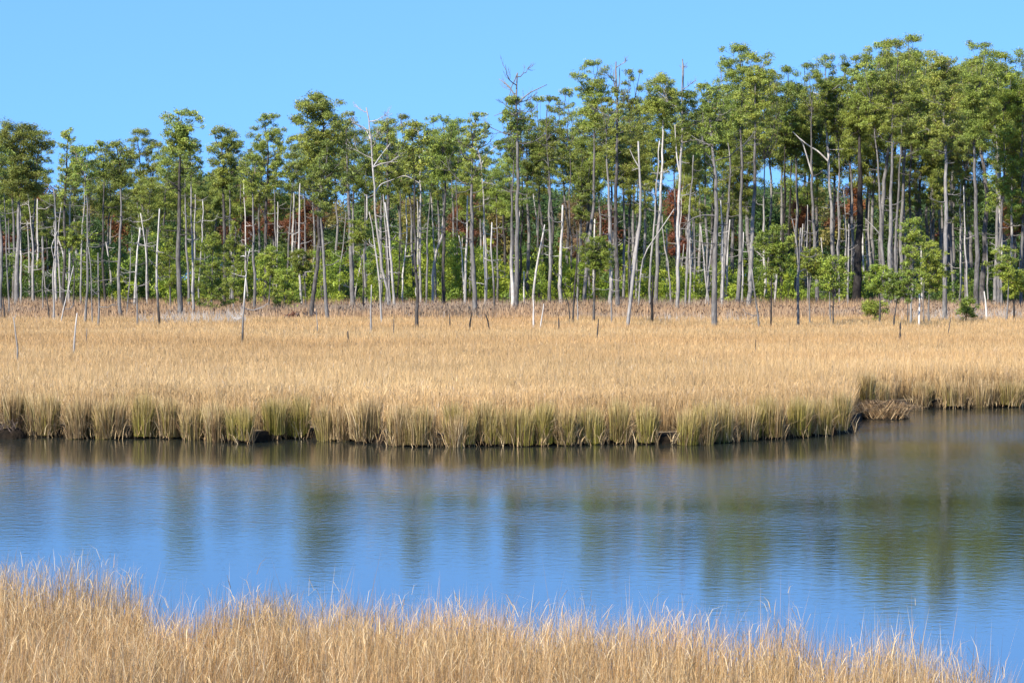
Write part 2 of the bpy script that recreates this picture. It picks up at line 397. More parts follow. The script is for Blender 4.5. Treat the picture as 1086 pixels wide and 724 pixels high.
def near_marsh():
    rng = np.random.default_rng(5); parts = []
    for D0, D1, dens, wd in ((8, 13, 160, 0.009), (13, 25, 2200, 0.0044)):
        hw = D1 * 0.212 + 3.0
        x, y = scatter(-hw, hw, D0, D1, dens, rng)
        e = near_edge(x)
        k = y < e - 0.05 + (vnoise(x, y, 0.35, 31) - 0.5) * 0.9
        x, y, e = x[k], y[k], e[k]
        cl = vnoise(x, y, 0.28, 21)
        k = rng.random(len(x)) < 0.22 + cl * 1.1
        x, y, e, cl = x[k], y[k], e[k], cl[k]
        n = len(x); hn = vnoise(x, y, 1.5, 22)
        H = (0.83 + 0.24 * hn + 0.14 * cl + rng.normal(0, 0.07, n)) * np.where(rng.random(n) < .6, rng.uniform(0.6, 0.98, n), 1.0)
        H *= np.where(rng.random(n) < 0.012, 1.25, 1)
        ct = straw(n, rng, (0.26, 0.25, 0.24, 0.15, 0.10)); tn = vnoise(x, y, 0.9, 23)[:, None]; dk = vnoise(x, y, 0.5, 26)[:, None]
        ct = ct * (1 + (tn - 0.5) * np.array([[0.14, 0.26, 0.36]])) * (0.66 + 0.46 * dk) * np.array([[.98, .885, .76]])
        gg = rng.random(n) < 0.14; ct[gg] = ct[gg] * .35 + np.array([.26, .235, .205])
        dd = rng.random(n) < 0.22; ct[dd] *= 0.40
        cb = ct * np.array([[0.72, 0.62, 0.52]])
        lean = np.clip(np.abs(rng.normal(0.09, 0.13, n)), 0, 0.7)
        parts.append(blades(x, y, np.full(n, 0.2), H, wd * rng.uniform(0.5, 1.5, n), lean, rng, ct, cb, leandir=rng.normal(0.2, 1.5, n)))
        # leaves bending off the stems, and crossed broken stalks
        m = int(n * 0.9); i = rng.choice(n, m)
        z = 0.2 + H[i] * rng.uniform(0.35, 0.92, m)
        c = straw(m, rng, (0.24, 0.2, 0.34, 0.12, 0.10)) * (0.80 + 0.36 * dk[i])
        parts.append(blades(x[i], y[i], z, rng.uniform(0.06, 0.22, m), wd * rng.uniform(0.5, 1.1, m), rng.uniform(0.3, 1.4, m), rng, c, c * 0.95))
    # scattered taller pale stalks that stand above the rest
    m = 150; x = rng.uniform(-7, 6, m); y = near_edge(x) - rng.uniform(0.0, 3.0, m) ; c = straw(m, rng, (0.2, 0.1, 0.6, 0.05, 0.05))
    parts.append(blades(x, y, np.full(m, 0.2), rng.uniform(1.05, 1.38, m), rng.uniform(0.006, 0.010, m), np.clip(np.abs(rng.normal(0.12, 0.14, m)), 0, 0.5), rng, c, c * 0.8))
    V, Fc, C = merge(parts)
    tag(ob('near_grass', mk_mesh('near_grass', V, Fc, M_grass, C)), 'tangled dry straw coloured grass on the near bank of the creek', 'grass', kind='stuff')
near_marsh()

def reed_belt():
    """taller brown sedge and reeds with dark seed heads, in front of the wood"""
    rng = np.random.default_rng(13); parts = []
    for D0, D1, dens in ((176, 200, 15), (200, 262, 9)):
        hw = D1 * 0.212 + 12
        x, y = scatter(-hw, hw, D0, D1, dens, rng)
        k = y > 176 + vnoise(x, y, 5, 41) * 9
        x, y = x[k], y[k]; n = len(x)
        cl = vnoise(x, y, 1.3, 42)
        H = 0.98 + 0.42 * cl + 0.3 * vnoise(x, y, 12, 43) + 0.5 * np.clip((y - 186) / 45, 0, 1) + rng.normal(0, 0.12, n)
        c = np.array([(0.42, 0.275, 0.155), (0.33, 0.215, 0.12), (0.52, 0.37, 0.22), (0.25, 0.165, 0.10)])[rng.choice(4, n, p=(.4, .25, .2, .15))] * rng.uniform(0.85, 1.15, (n, 1))
        gy = np.clip(vnoise(x, y, 10, 44) * 2 - 0.9, 0, 1)[:, None]; c = c * np.array([[1.02, .96, .90]]) * (1 - gy * 0.7) + gy * 0.7 * np.array([[0.34, 0.29, 0.24]])
        parts.append(blades(x, y, np.full(n, 0.2), H, rng.uniform(0.035, 0.075, n), np.abs(rng.normal(0.12, 0.1, n)), rng, c, c * 0.85))
        m = int(n * 0.05); i = rng.choice(n, m); c = np.array([[0.10, 0.06, 0.04]]) * rng.uniform(0.7, 1.8, (m, 1))
        for q in range(2):
            parts.append(blades(x[i], y[i], 0.1 + H[i] * 0.95, rng.uniform(0.10, 0.24, m), rng.uniform(0.05, 0.11, m), rng.uniform(0.2, 1.0, m), rng, c, c))
    V, Fc, C = merge(parts)
    tag(ob('sedge_belt', mk_mesh('sedge_belt', V, Fc, M_grass, C)), 'taller brown sedge with dark seed heads along the foot of the wood', 'sedge', kind='stuff')
reed_belt()

# ------------------------------------------------------------------ foliage
def tufts(P, size, rng, col, per=6, flat=0.25, wid=0.15):
    """needle tufts: `per` narrow triangles radiating from each point"""
    n = len(P); k = n * per
    c = np.repeat(P, per, 0)
    d = rng.normal(0, 1, (k, 3)); d[:, 2] = d[:, 2] * 0.7 + flat; d /= np.linalg.norm(d, axis=1, keepdims=True)
    s = np.repeat(size, per) * rng.uniform(0.6, 1.2, k)
    u = np.cross(d, rng.normal(0, 1, (k, 3))); u /= (np.linalg.norm(u, axis=1, keepdims=True) + 1e-9)
    V = np.empty((k, 3, 3))
    V[:, 0] = c + u * (s * wid)[:, None]; V[:, 1] = c - u * (s * wid)[:, None] ; V[:, 2] = c + d * s[:, None]
    T = np.arange(k * 3).reshape(-1, 3)
    C = np.repeat(np.repeat(col, per, 0) * rng.uniform(0.8, 1.2, (k, 1)), 3, 0)
    return V.reshape(-1, 3), T, C

PINE = np.array([(0.225, 0.255, 0.036), (0.165, 0.208, 0.036), (0.295, 0.305, 0.048), (0.125, 0.162, 0.034)])
def oriented_leaves(P, Nn, size, rng, col, wid=0.17):
    """small narrow faces lying roughly across the given normals"""
    n = len(P)
    u = np.cross(Nn, rng.normal(0, 1, (n, 3))); u /= (np.linalg.norm(u, axis=1, keepdims=True) + 1e-9)
    w = np.cross(Nn, u)
    V = np.empty((n, 3, 3)); s1 = size[:, None]
    V[:, 0] = P - u * s1 * 0.5 + w * s1 * wid; V[:, 1] = P - u * s1 * 0.5 - w * s1 * wid; V[:, 2] = P + u * s1 * 0.6
    return V.reshape(-1, 3), np.arange(n * 3).reshape(-1, 3), np.repeat(col, 3, 0)

def pad_foliage(C, R, rng, pal, dens=720, ts=0.18, per=1, zf=0.66, dead=0.03):
    """C pad centres (n,3), R radii -> leaves spread over lumpy flattened clumps"""
    P, Nn, S, K = [], [], [], []
    for c, r in zip(C, R):
        m = max(20, int(dens * r * r))
        u = rng.normal(0, 1, (m, 3)); u /= np.linalg.norm(u, axis=1, keepdims=True)
        lump = rng.normal(0, 1, (5, 3)); lump /= np.linalg.norm(lump, axis=1, keepdims=True)
        q = np.clip((u @ lump.T).max(1), 0, 1) ** 2
        fr = (rng.random(m) ** 0.42) * (0.70 + 0.34 * q); fr *= np.where(rng.random(m) < 0.26, rng.uniform(1.0, 1.6, m), 1)
        ax = rng.uniform(0.75, 1.3)
        tl = rng.normal(0, 0.22, 2); v = u * fr[:, None] * r * np.array([ax, 1 / ax, zf]); v[:, 2] += v[:, 0] * tl[0] + v[:, 1] * tl[1]; P.append(c + v)
        nn = u * np.array([1, 1, 1.6]) + rng.normal(0, 0.85, (m, 3)); nn[:, 2] += 0.15
        Nn.append(nn / np.linalg.norm(nn, axis=1, keepdims=True))
        base = pal[rng.integers(len(pal))] * 0.45 + pal.mean(0) * 0.55
        k = base * rng.uniform(0.88, 1.16) * rng.uniform(0.72, 1.28, (m, 1))
        dm = rng.random(m) < dead; k[dm] = np.array([0.20, 0.13, 0.06])
        K.append(k); S.append(np.full(m, ts) * rng.uniform(0.6, 1.35, m))
    return oriented_leaves(np.vstack(P), np.vstack(Nn), np.concatenate(S), rng, np.vstack(K))

def limb_path(a, b, rng, up=0.12, n=6):
    a, b = np.asarray(a, float), np.asarray(b, float); L = np.linalg.norm(b - a)
    t = np.linspace(0, 1, n)[:, None]
    P = a + (b - a) * t
    side = rng.normal(0, 1, 3) * L * 0.07; side[2] = -abs(side[2]) - L * up
    P = P + side * np.sin(t * math.pi) + np.r_[np.zeros((1, 3)), rng.normal(0, L * 0.018, (n - 2, 3)), np.zeros((1, 3))]
    return P

def twig_tree(acc, a, b, r, rng, tone, depth=2, nsub=4):
    """a bare limb with finer bare twigs, into one accumulator"""
    P = limb_path(a, b, rng, 0.05, 6); L = np.linalg.norm(np.asarray(b) - a)
    acc.add(tube(P, np.linspace(r, r * 0.35, 6), [tone] * 6, 5))
    if depth > 0:
        for _ in range(nsub):
            t = rng.uniform(0.35, 1.0); q = P[int(t * 5)]
            d = (P[-1] - P[0]) / (L + 1e-6) + rng.normal(0, 0.55, 3); d[2] += 0.35; d /= np.linalg.norm(d)
            twig_tree(acc, q, q + d * L * rng.uniform(0.3, 0.55), r * 0.5, rng, tone, depth - 1, nsub)

def crown_w(t, shape):
    """half width (0..1) at crown height t (0 bottom, 1 top)"""
    if shape == 'dome': return np.clip(np.interp(t, [0, .25, .55, .8, .93, 1], [.35, .65, .95, 1, .7, .25]), 0, 1)
    if shape == 'flat': return np.interp(t, [0, .3, .5, .72, .88, 1], [.3, .5, .75, 1, .8, .4])
    if shape == 'spire': return np.interp(t, [0, .2, .5, .8, 1], [.7, 1, .75, .4, .12])
    if shape == 'vase': return np.interp(t, [0, .3, .7, .9, 1], [.2, .4, .85, 1, .6])
    if shape == 'bush': return np.interp(t, [0, .2, .5, .8, 1], [.7, 1, .95, .6, .2])
    return np.interp(t, [0, .2, .5, .8, 1], [.5, .9, 1, .8, .35])     # round

LIVE = []    # for placing labels of background trees
def build_tree(name, cat, label, group, path_px, D, r_px, tones, crown=None, limbs=0, twig=0, seed=0, split=True, pal=PINE, stubs=0, ts=0.18, dens=720, npads=None, extra=(), padr=None):
    """path_px: [(x,y), ...] base first; D distance; crown=(xc, ytop, ybot, halfw_px, shape)"""
    rng = np.random.default_rng(1000 + seed)
    x0 = path_px[0][0]; k = D / F
    root = bpy.data.objects.new(name, None); COL.objects.link(root); root.empty_display_size = 0.3
    bx = X_at(x0, D); root.location = (bx, D, 0.18)
    tag(root, label, cat, group)
    def loc(x, y, dy=0.0): return np.array([X_at(x, D) - bx, dy, Z_at(y, D) - 0.18])
    pts = [np.array([0.0, 0, -0.15])]
    rest = [p for p in path_px if Z_at(p[1], D) > 0.6]
    for i, (x, y) in enumerate(rest): pts.append(loc(x, y, rng.normal(0, 0.10 * (i + 1))))
    pts = np.array(pts)
    tones = list(tones) if isinstance(tones, (list, tuple)) else [tones]
    H = pts[-1, 2]; n = max(6, int(H / 0.9))
    P = spline(pts, n); wob = np.cumsum(rng.normal(0, 0.05, (n, 2)), 0); wob -= np.linspace(0, 1, n)[:, None] * wob[-1]; wob -= wob[0]; P[1:, :2] += wob[1:] * min(1, H / 8)
    tt = np.linspace(0, 1, n)
    tn = np.interp(tt, np.linspace(0, 1, len(tones)), tones)
    r0 = r_px * k
    topr = 0.25 if crown else 0.45
    rad = r0 * (1 - (1 - topr) * tt ** 1.3) * (1 + 0.35 * np.exp(-tt * H / 0.5))
    A = Acc(); A.add(tube(P, rad, tn, 8, 0.05, rng))
    def on_trunk(z):
        i = int(np.clip(np.searchsorted(P[:, 2], z), 1, n - 1)); f = (z - P[i - 1, 2]) / max(1e-6, P[i, 2] - P[i - 1, 2]); f = min(max(f, 0), 1)
        return P[i - 1] * (1 - f) + P[i] * f, rad[i], tn[i]
    limb_objs = []
    if crown:
        xc, yt, yb, hw, shape = crown
        zt, zb = Z_at(yt, D) - 0.18, Z_at(yb, D) - 0.18; W = hw * k; cx = X_at(xc, D) - bx
        ch = zt - zb
        pr = padr if padr else min(0.98, max(0.45, W * 0.32))
        nl = limbs if limbs else int(np.clip(7 + ch * 1.5, 8, 20))
        np_ = int(2.6 * (npads if npads else int(np.clip(ch * W * 0.95 + 8, 10, 46))))
        C, R = [], []
        per = max(1, int(round(np_ / nl)))
        ga = rng.uniform(0, 6.28)
        for i in range(nl):
            t = np.clip((i + rng.uniform(0.1, 0.9)) / nl, 0, 1)
            a = ga + i * 2.399 + rng.normal(0, 0.35)
            wv = float(crown_w(t, shape)) * W * rng.uniform(0.45, 1.0)
            zc = zb + t * ch - pr * 0.05
            ax_c = cx * np.clip(0.4 + t, 0, 1) + (P[min(n - 1, int(np.searchsorted(P[:, 2], zc))), 0]) * (1 - np.clip(0.4 + t, 0, 1))
            tip = np.array([ax_c + math.cos(a) * wv, math.sin(a) * wv, zc])
            s, sr, st = on_trunk(min(zc - 0.18 * wv - rng.uniform(0, 0.6), P[-1, 2]))
            LP = limb_path(s, tip, rng, 0.06, 7)
            lt = min(st, 0.5) if not isinstance(tones, float) else st
            L = Acc(); r1 = max(0.035, min(sr * 0.5, 0.05 + 0.018 * wv))
            L.add(tube(LP, np.linspace(r1, r1 * 0.35, 7), [lt] * 7, 5))
            C.append(tip); R.append(pr * rng.uniform(0.75, 1.15))
            for j in range(per - 1):
                f = rng.uniform(0.30, 1.0); q = LP[int(f * 6)]
                off = np.clip(rng.normal(0, 1, 3), -1.6, 1.6) * pr * np.array([1.05, 1.05, 0.62]); off[2] += 0.1 * pr
                p2 = q + off
                C.append(p2); R.append(pr * rng.uniform(0.42, 0.85))
                L.add(tube(limb_path(q, p2, rng, 0.0, 4), np.linspace(r1 * 0.4, r1 * 0.2, 4), [lt] * 4, 4))
            if split: limb_objs.append(L)
            else: A.V += L.V; A.Q += [q + A.n for q in L.Q]; A.T += [q + A.n for q in L.T]; A.t += L.t; A.n += L.n
        # leader pad
        for _q in range(3 if shape != 'spire' else 1):
            C.append(np.array([cx + rng.normal(0, pr * .7), rng.normal(0, pr * .7), zt - pr * 0.3])); R.append(pr * rng.uniform(.75, 1.0))
        s, sr, st = on_trunk(1e9); A.add(tube(limb_path(s, C[-1], rng, 0, 5), np.linspace(sr, 0.03, 5), [min(st, .5)] * 5, 5))
        fv, ft, fc = pad_foliage(C, R, rng, pal, dens, ts)
        ob('crown', mk_mesh('crown', fv, [ft], M_needle, fc), root)
    for i in range(stubs):      # short dead limbs under the crown
        zz = rng.uniform(0.35, 0.96 if crown is None else 0.84) * H
        s, sr, st = on_trunk(zz); a = rng.uniform(0, 6.28); l = rng.uniform(0.5, 1.8)
        e = s + np.array([math.cos(a) * l, math.sin(a) * l, rng.uniform(-0.2, 0.6)])
        twig_tree(A, s, e, min(0.045, sr * 0.6), rng, st - 0.05, 1, 2)
    for i in range(twig):       # bare twiggy limbs at the top of a dead tree
        t = 0.70 + 0.30 * (i + 0.5) / twig
        s, sr, st = on_trunk(t * H); a = i * 2.4 + rng.uniform(0, 0.8); l = rng.uniform(1.4, 2.6) * (1.25 - 0.5 * (t - 0.7) / 0.3)
        e = s + np.array([math.cos(a) * l, math.sin(a) * l, l * rng.uniform(0.35, 0.8)])
        L = Acc(); twig_tree(L, s, e, 0.05, rng, st, 2, 4); limb_objs.append(L)
    for ex in extra:            # explicit limbs in pixels: (r_px, tone, [(x,y),...])
        er, et, pp = ex; er *= .85; et = et - .06 if et > .5 else et
        q = np.array([loc(x, y, 0.25 * j * rng.choice((-1, 1))) for j, (x, y) in enumerate(pp)])
        q[0] = on_trunk(q[0, 2])[0]
        q = spline(q, max(5, len(pp) * 4)); L = Acc(); m = len(q)
        L.add(tube(q, np.linspace(er * k, er * k * 0.4, m), [et] * m, 6)); limb_objs.append(L)
    ob('trunk', A.mesh('trunk', M_bark), root)
    for L in limb_objs: ob('limb', L.mesh('limb', M_bark), root)
    return root

NSEED = [0]
def sd(): NSEED[0] += 1; return NSEED[0]
GP = 'live pines along the front of the wood'
GD = 'dead trees and snags along the front of the wood'
GS = 'young pines at the foot of the wood'
GK = 'dead stakes and stubs standing in the marsh'

def pine(label, path, r, tone, crown, D=None, **k):
    k['stubs'] = k.get('stubs', 0) + 5; tone = [t - .07 for t in (tone if isinstance(tone, (list, tuple)) else [tone])]
    return build_tree('pine_tree', 'pine tree', label, GP, path, D or D_base(path[0][1]), r, tone, crown, seed=sd(), **k)
def snag(label, path, r, tone, D=None, **k):
    r = r * .82; tone = [t - .07 if t > .5 else t for t in (tone if isinstance(tone, (list, tuple)) else [tone])]
    if path[0][1] - path[-1][1] > 45: k['stubs'] = k.get('stubs', 0) + 5
    return build_tree('dead_tree', 'dead tree', label, GD, path, D or D_base(path[0][1]), r, tone, None, seed=sd(), **k)

YOUNG = np.array([(0.23, 0.275, 0.030), (0.18, 0.235, 0.03), (0.28, 0.295, 0.04), (0.14, 0.19, 0.03)])
def young(label, path, r, tone, crown, D=None, **k):
    k.setdefault('dens', 900); k.setdefault('ts', 0.155); k.setdefault('padr', .40); k['npads'] = int(k.get('npads', 20) * 1.5); k.setdefault('pal', YOUNG)
    return build_tree('young_pine', 'young pine', label, GS, path, D or D_base(path[0][1]), r, tone, crown, seed=sd(), **k)
def stake(label, path, r, tone, D=None, **k):
    return build_tree('wooden_stake', 'stake', label, GK, path, D or D_base(path[0][1]), r, tone, None, seed=sd(), **k)

# ---- the wood, left to right: path is base first, photo pixels
pine('grey trunked pine cut by the left edge of the picture', [(1, 330), (0, 240), (-4, 165)], 2.2, .55, (-8, 150, 215, 22, 'dome'))
pine('big domed pine at far left with thick pale grey trunk', [(16, 318), (19, 260), (21, 200), (22, 150)], 2.7, [.62, .6, .5], (24, 132, 205, 32, 'dome'), npads=52)
pine('pine close behind the big domed pine, trunk just left of it', [(13, 312), (15, 250), (13, 170)], 2.0, .5, (5, 142, 190, 22, 'round'))
snag('thin grey broken trunk left of the big domed pine', [(9, 330), (8, 260), (5, 205)], 1.2, .55, stubs=3)
pine('pine with leaning mottled trunk right of the big domed pine', [(35, 315), (37, 250), (42, 160)], 1.9, [.75, .5, .4], (45, 140, 195, 18, 'round'))
snag('short trunk with pale peeling bark at the left of the wood', [(32, 312), (32, 270), (30, 235)], 1.7, [.85, .8, .6], stubs=2)
pine('narrow pine with ragged spire top above the left canopy', [(69, 322), (68, 240), (71, 180), (73, 145)], 2.0, [.3, .35, .3], (72, 136, 215, 17, 'spire'), npads=26)
snag('grey dead trunk leaning slightly left, first of the forked snags', [(57, 335), (57, 285), (57, 255), (54, 200)], 1.4, [.75, .7, .6], stubs=3,
     extra=[(0.8, .75, [(57, 275), (55, 262), (60, 245)])])
snag('pale forked dead tree with one arm dropping right, at left', [(63, 316), (61, 280), (62, 253), (66, 228), (66, 215)], 1.3, [.7, .8, .8],
     extra=[(1.1, .85, [(62, 253), (66, 265), (72, 297)]), (0.8, .8, [(62, 250), (58, 243), (57, 234)])])
snag('thin white dead pole leaning right over the left marsh edge', [(64, 338), (70, 310), (78, 282)], 0.9, [.8, .95, .9])
pine('pine with pale lower trunk and thin crown beside the spire pine', [(83, 308), (81, 255), (79, 215), (77, 175)], 1.9, [.5, .6, .7, .4], (82, 160, 200, 14, 'spire'), npads=16)
pine('slim grey pine with crooked upper limbs left of the open gap', [(92, 338), (92, 260), (92, 200), (89, 178)], 1.5, .55, (90, 156, 196, 16, 'round'), stubs=5)
pine('small crowned pine with dark bole over a leaning pale trunk', [(111, 318), (111, 260), (112, 200), (111, 175)], 1.5, [.3, .3, .4], (108, 151, 190, 17, 'flat'), npads=24)
snag('pale trunk leaning left between two pines at left', [(120, 314), (116, 280), (112, 255)], 1.7, [.75, .8, .8])
pine('pine with forked open limbs and broad thin crown at left', [(128, 332), (128, 270), (128, 210), (126, 175)], 2.0, [.6, .55, .5], (126, 151, 195, 18, 'flat'), npads=26, stubs=3)
snag('slender dead stem with stubs, set forward at left', [(105, 342), (105, 300), (104, 268)], 1.5, [.6, .5, .55], stubs=2)
snag('bent thin grey stem left of the slender dead stem', [(98, 340), (99, 290), (99, 258), (90, 248)], 0.9, .6, stubs=2)
pine('left trunk of the close parallel pair, broad olive crown above', [(153, 300), (151, 240), (149, 200), (148, 160)], 1.9, [.55, .5, .4], (149, 138, 212, 20, 'dome'), npads=40)
pine('right trunk of the close parallel pair', [(158, 300), (156, 250), (156, 200)], 1.8, [.6, .55, .4], (166, 152, 200, 17, 'round'))
snag('bare pole with tan stripped patch beside the parallel pair', [(149, 300), (149, 260), (146, 215)], 1.1, [.75, .85, .6])
snag('white dead trunk with charred black foot, standing forward', [(170, 342), (167, 322), (166, 308), (165, 270), (170, 222)], 1.7, [.04, .08, .8, .85, .9, .9])
pine('tall flat topped pine with dark upper trunk, standing clear of the canopy at left', [(191, 332), (191, 270), (192, 200), (193, 160), (191, 140)], 3.0, [.5, .45, .3, .25], (193, 118, 158, 24, 'flat'),
     npads=30, stubs=4, extra=[(0.9, .3, [(192, 200), (182, 193), (176, 196)]), (0.8, .3, [(192, 160), (180, 152), (172, 146)])])
pine('pinkish grey pine trunk just behind the tall flat topped pine', [(202, 320), (198, 270), (196, 220), (196, 165)], 1.5, [.6, .55, .6], (186, 156, 200, 20, 'round'), npads=22)
pine('very thin pine with orange tan peeled patch right of the tall flat topped pine', [(206, 330), (206, 290), (205, 230), (204, 160)], 1.4, [.55, .85, .6, .8, .6], (206, 148, 185, 12, 'spire'), npads=12, stubs=4)
snag('thin pale snag with bleached tip, among saplings left of centre', [(212, 322), (213, 270), (215, 232), (215, 212)], 1.2, [.6, .7, .95])
pine('round crowned pine with dark straight trunk left of the rust tree', [(238, 318), (238, 250), (237, 190), (236, 160)], 2.4, [.3, .35, .3], (237, 137, 200, 23, 'dome'), npads=42)
pine('thin pale pine trunk right beside the dark straight one', [(246, 318), (245, 250), (245, 190)], 1.5, .6, (250, 150, 205, 16, 'round'))
pine('light trunked pine with small low crown before the rust tree', [(268, 326), (268, 250), (268, 195)], 1.9, [.45, .55, .6], (266, 165, 205, 15, 'flat'), npads=18)
pine('open layered pine with dark limbs left of the tiered pine', [(281, 316), (282, 270), (284, 200), (283, 150)], 2.3, [.35, .35, .3], (282, 122, 200, 21, 'round'), npads=38, stubs=4, extra=[(.8, .3, [(283, 238), (278, 222), (274, 216)])])
pine('slender pine leaning right beside the open layered pine', [(290, 312), (292, 260), (292, 210), (296, 170)], 1.5, .5, (298, 150, 195, 13, 'round'))
snag('white bleached trunk, left of the pale twin', [(311, 308), (311, 260), (312, 205)], 2.0, [.8, .9, .7], stubs=2)
snag('white bleached trunk, right of the pale twin, splaying at base', [(321, 318), (317, 280), (318, 230), (319, 195)], 1.8, [.75, .9, .75], stubs=2)
pine('pine with leafy mid height crown over the bleached twins', [(303, 312), (306, 250), (311, 190)], 1.5, .45, (314, 145, 200, 17, 'round'))
pine('tall tiered pine with dark curving trunk, left of centre', [(330, 332), (335, 290), (337, 240), (343, 195), (344, 140), (341, 118)], 2.4, [.4, .35, .28, .28], (338, 100, 175, 32, 'dome'),
     npads=48, stubs=3, extra=[(1.0, .3, [(337, 226), (330, 215), (322, 208)]), (.9, .28, [(344, 160), (352, 152), (358, 140)])])
pine('pine whose trunk leans right, beside the tall tiered pine', [(347, 335), (345, 300), (342, 250), (341, 190)], 2.1, [.55, .55, .45], (352, 150, 220, 20, 'round'), npads=32)
pine('straight grey pine with ragged half bare top right of the tiered pine', [(373, 318), (371, 250), (369, 180), (368, 135)], 2.6, [.55, .5, .4], (370, 120, 200, 18, 'spire'), npads=22, twig=5, stubs=5)
snag('thin crooked dead stem leaning right behind the reeds left of centre', [(360, 316), (363, 270), (368, 225)], 1.1, .6, stubs=2)
snag('short pale log leaning right at the edge of the thicket', [(375, 315), (379, 295), (387, 260)], 1.3, [.75, .85, .7])
snag('tall white dead tree with long bare arms, left of centre', [(414, 322), (404, 290), (398, 240), (397, 200), (394, 145), (389, 115)], 1.7, [.7, .72, .78, .8], twig=7,
     extra=[(1.1, .9, [(394, 150), (388, 136), (374, 131)]), (.9, .9, [(398, 205), (404, 195), (418, 190)]), (.8, .9, [(397, 178), (404, 165), (414, 152)])])
snag('leaning grey dead trunk crossing behind the tall white dead tree', [(404, 338), (401, 290), (396, 250), (391, 225)], 1.4, [.7, .8, .8])
snag('splayed dead trunk with orange broken wood in the pale cluster', [(417, 322), (414, 290), (411, 245), (409, 215)], 1.9, [.75, .75, .85, .9], stubs=2)
pine('dark pine rising behind the pale dead cluster, twiggy dead top', [(410, 318), (411, 260), (411, 200), (410, 125)], 2.6, [.4, .35, .4, .6], (409, 128, 205, 19, 'round'), npads=26, twig=7)
stake('grey stick standing in front of the pale dead cluster', [(393, 347), (393, 325), (393, 302)], 1.2, [.6, .6, .7])
snag('dark thin stem beside the bare white pole', [(421, 316), (423, 285), (424, 255)], 1.3, .15, stubs=2)
snag('bare straight white pole with no limbs, left of centre', [(428, 294), (430, 260), (431, 211)], 1.3, .97, D=235)
pine('low crowned pine right of the pale dead cluster', [(425, 312), (425, 250), (424, 190)], 1.4, .4, (425, 123, 195, 17, 'flat'), npads=26)
pine('dark leaning pine with a white dead spur near its foot', [(441, 343), (442, 300), (440, 240), (441, 180), (438, 150)], 1.9, [.3, .35, .25, .4], (440, 130, 190, 16, 'round'), npads=20, stubs=4, extra=[(.8, .9, [(442, 318), (440, 308), (443, 300)])])
snag('forked pale dead tree with two upright prongs near centre', [(446, 316), (447, 260), (446, 190), (443, 138)], 1.7, [.7, .7, .85, .9], stubs=4, extra=[(1.1, .9, [(446, 175), (450, 160), (450, 140)]), (.9, .8, [(446, 195), (430, 186), (418, 190)])])
pine('pine with dense olive crown and dark trunk, left of centre', [(470, 320), (471, 260), (472, 200), (470, 160)], 2.0, [.25, .3, .35], (468, 125, 190, 22, 'dome'), npads=40)
snag('pale S curved trunk bending under the dense olive crown', [(460, 300), (460, 275), (467, 255), (470, 230), (467, 195), (464, 165)], 1.9, [.8, .8, .75, .7], D=232, extra=[(.8, .7, [(466, 185), (458, 170), (452, 160)])])
pine('slim pine behind, between the olive crown and the dark pole', [(484, 312), (485, 250), (484, 180)], 1.5, .4, (486, 128, 180, 15, 'round'))
pine('straight grey pine with thin dead twigs over its top, near centre', [(504, 330), (502, 270), (500, 200), (501, 150)], 2.6, [.55, .5, .45], (505, 120, 190, 18, 'round'), npads=32, twig=7)
snag('pale branching dead tree with antler limbs left of the twin trunk', [(515, 316), (514, 270), (511, 210), (509, 165), (503, 145)], 1.5, [.75, .7, .8, .85],
     extra=[(1.0, .8, [(509, 168), (503, 158), (495, 152), (470, 149)]), (.9, .85, [(510, 175), (518, 162), (528, 155)])])
snag('broken snag with bright orange tip and dark bent foot', [(524, 324), (523, 290), (520, 265), (521, 250), (522, 236)], 1.6, [.25, .3, .6, .85, .95])
snag('short white stub leaning in the thicket near centre', [(491, 270), (489, 258), (487, 250)], 1.4, .95, D=240)
pine('pine with dark hanging crown left of the twin trunk', [(536, 312), (534, 250), (532, 190)], 1.8, .3, (527, 150, 225, 15, 'round'), npads=26)
pine('front twin of the tall twin trunk with wide bare antler top', [(547, 326), (548, 250), (548, 180), (549, 120), (548, 78)], 2.6, [.45, .5, .5, .55], (548, 104, 140, 20, 'flat'),
     D=205, npads=18, twig=9, extra=[(1.1, .5, [(548, 112), (560, 100), (580, 90)]), (1.0, .5, [(548, 105), (540, 92), (529, 84)]), (.9, .5, [(549, 125), (538, 118), (524, 124)])])
pine('rear twin of the tall twin trunk, white patch at its foot', [(543, 322), (543, 300), (543, 240), (544, 170)], 2.1, [.97, .95, .5, .45, .45], (540, 118, 165, 14, 'flat'), npads=16)
snag('low white post in the thicket right of the twin trunk', [(556, 317), (556, 300), (556, 288)], 1.4, .97)
pine('dark pine with drooping crown just right of the twin trunk', [(552, 300), (554, 230), (554, 160)], 1.6, .25, (559, 125, 205, 14, 'round'), D=240)
pine('small pine with slim trunk and see through crown near centre', [(571, 305), (571, 240), (571, 170)], 1.4, .4, (573, 104, 175, 15, 'flat'), D=245)
pine('grey pine with tan lower trunk left of the thick broken snag', [(583, 318), (584, 270), (582, 210), (580, 150)], 1.9, [.3, .7, .55, .4], (586, 103, 180, 18, 'round'), npads=28)
snag('thick pale broken snag with square top, centre right', [(595, 318), (596, 270), (597, 218)], 2.6, [.65, .85, .9])
pine('pine with small tufted crown left of the tall domed vase pine', [(607, 308), (606, 240), (604, 160)], 1.4, .4, (600, 95, 160, 15, 'round'), D=240)
pine('tall vase shaped pine, trunk leaning left at its foot', [(619, 316), (625, 260), (630, 200), (631, 130), (630, 100)], 2.2, [.55, .55, .45, .35], (629, 65, 135, 22, 'vase'), npads=36)
pine('bushy pine with bright green lower crown left of the red trunk', [(613, 315), (616, 250), (620, 200)], 1.5, .45, (617, 158, 230, 18, 'round'), npads=30)
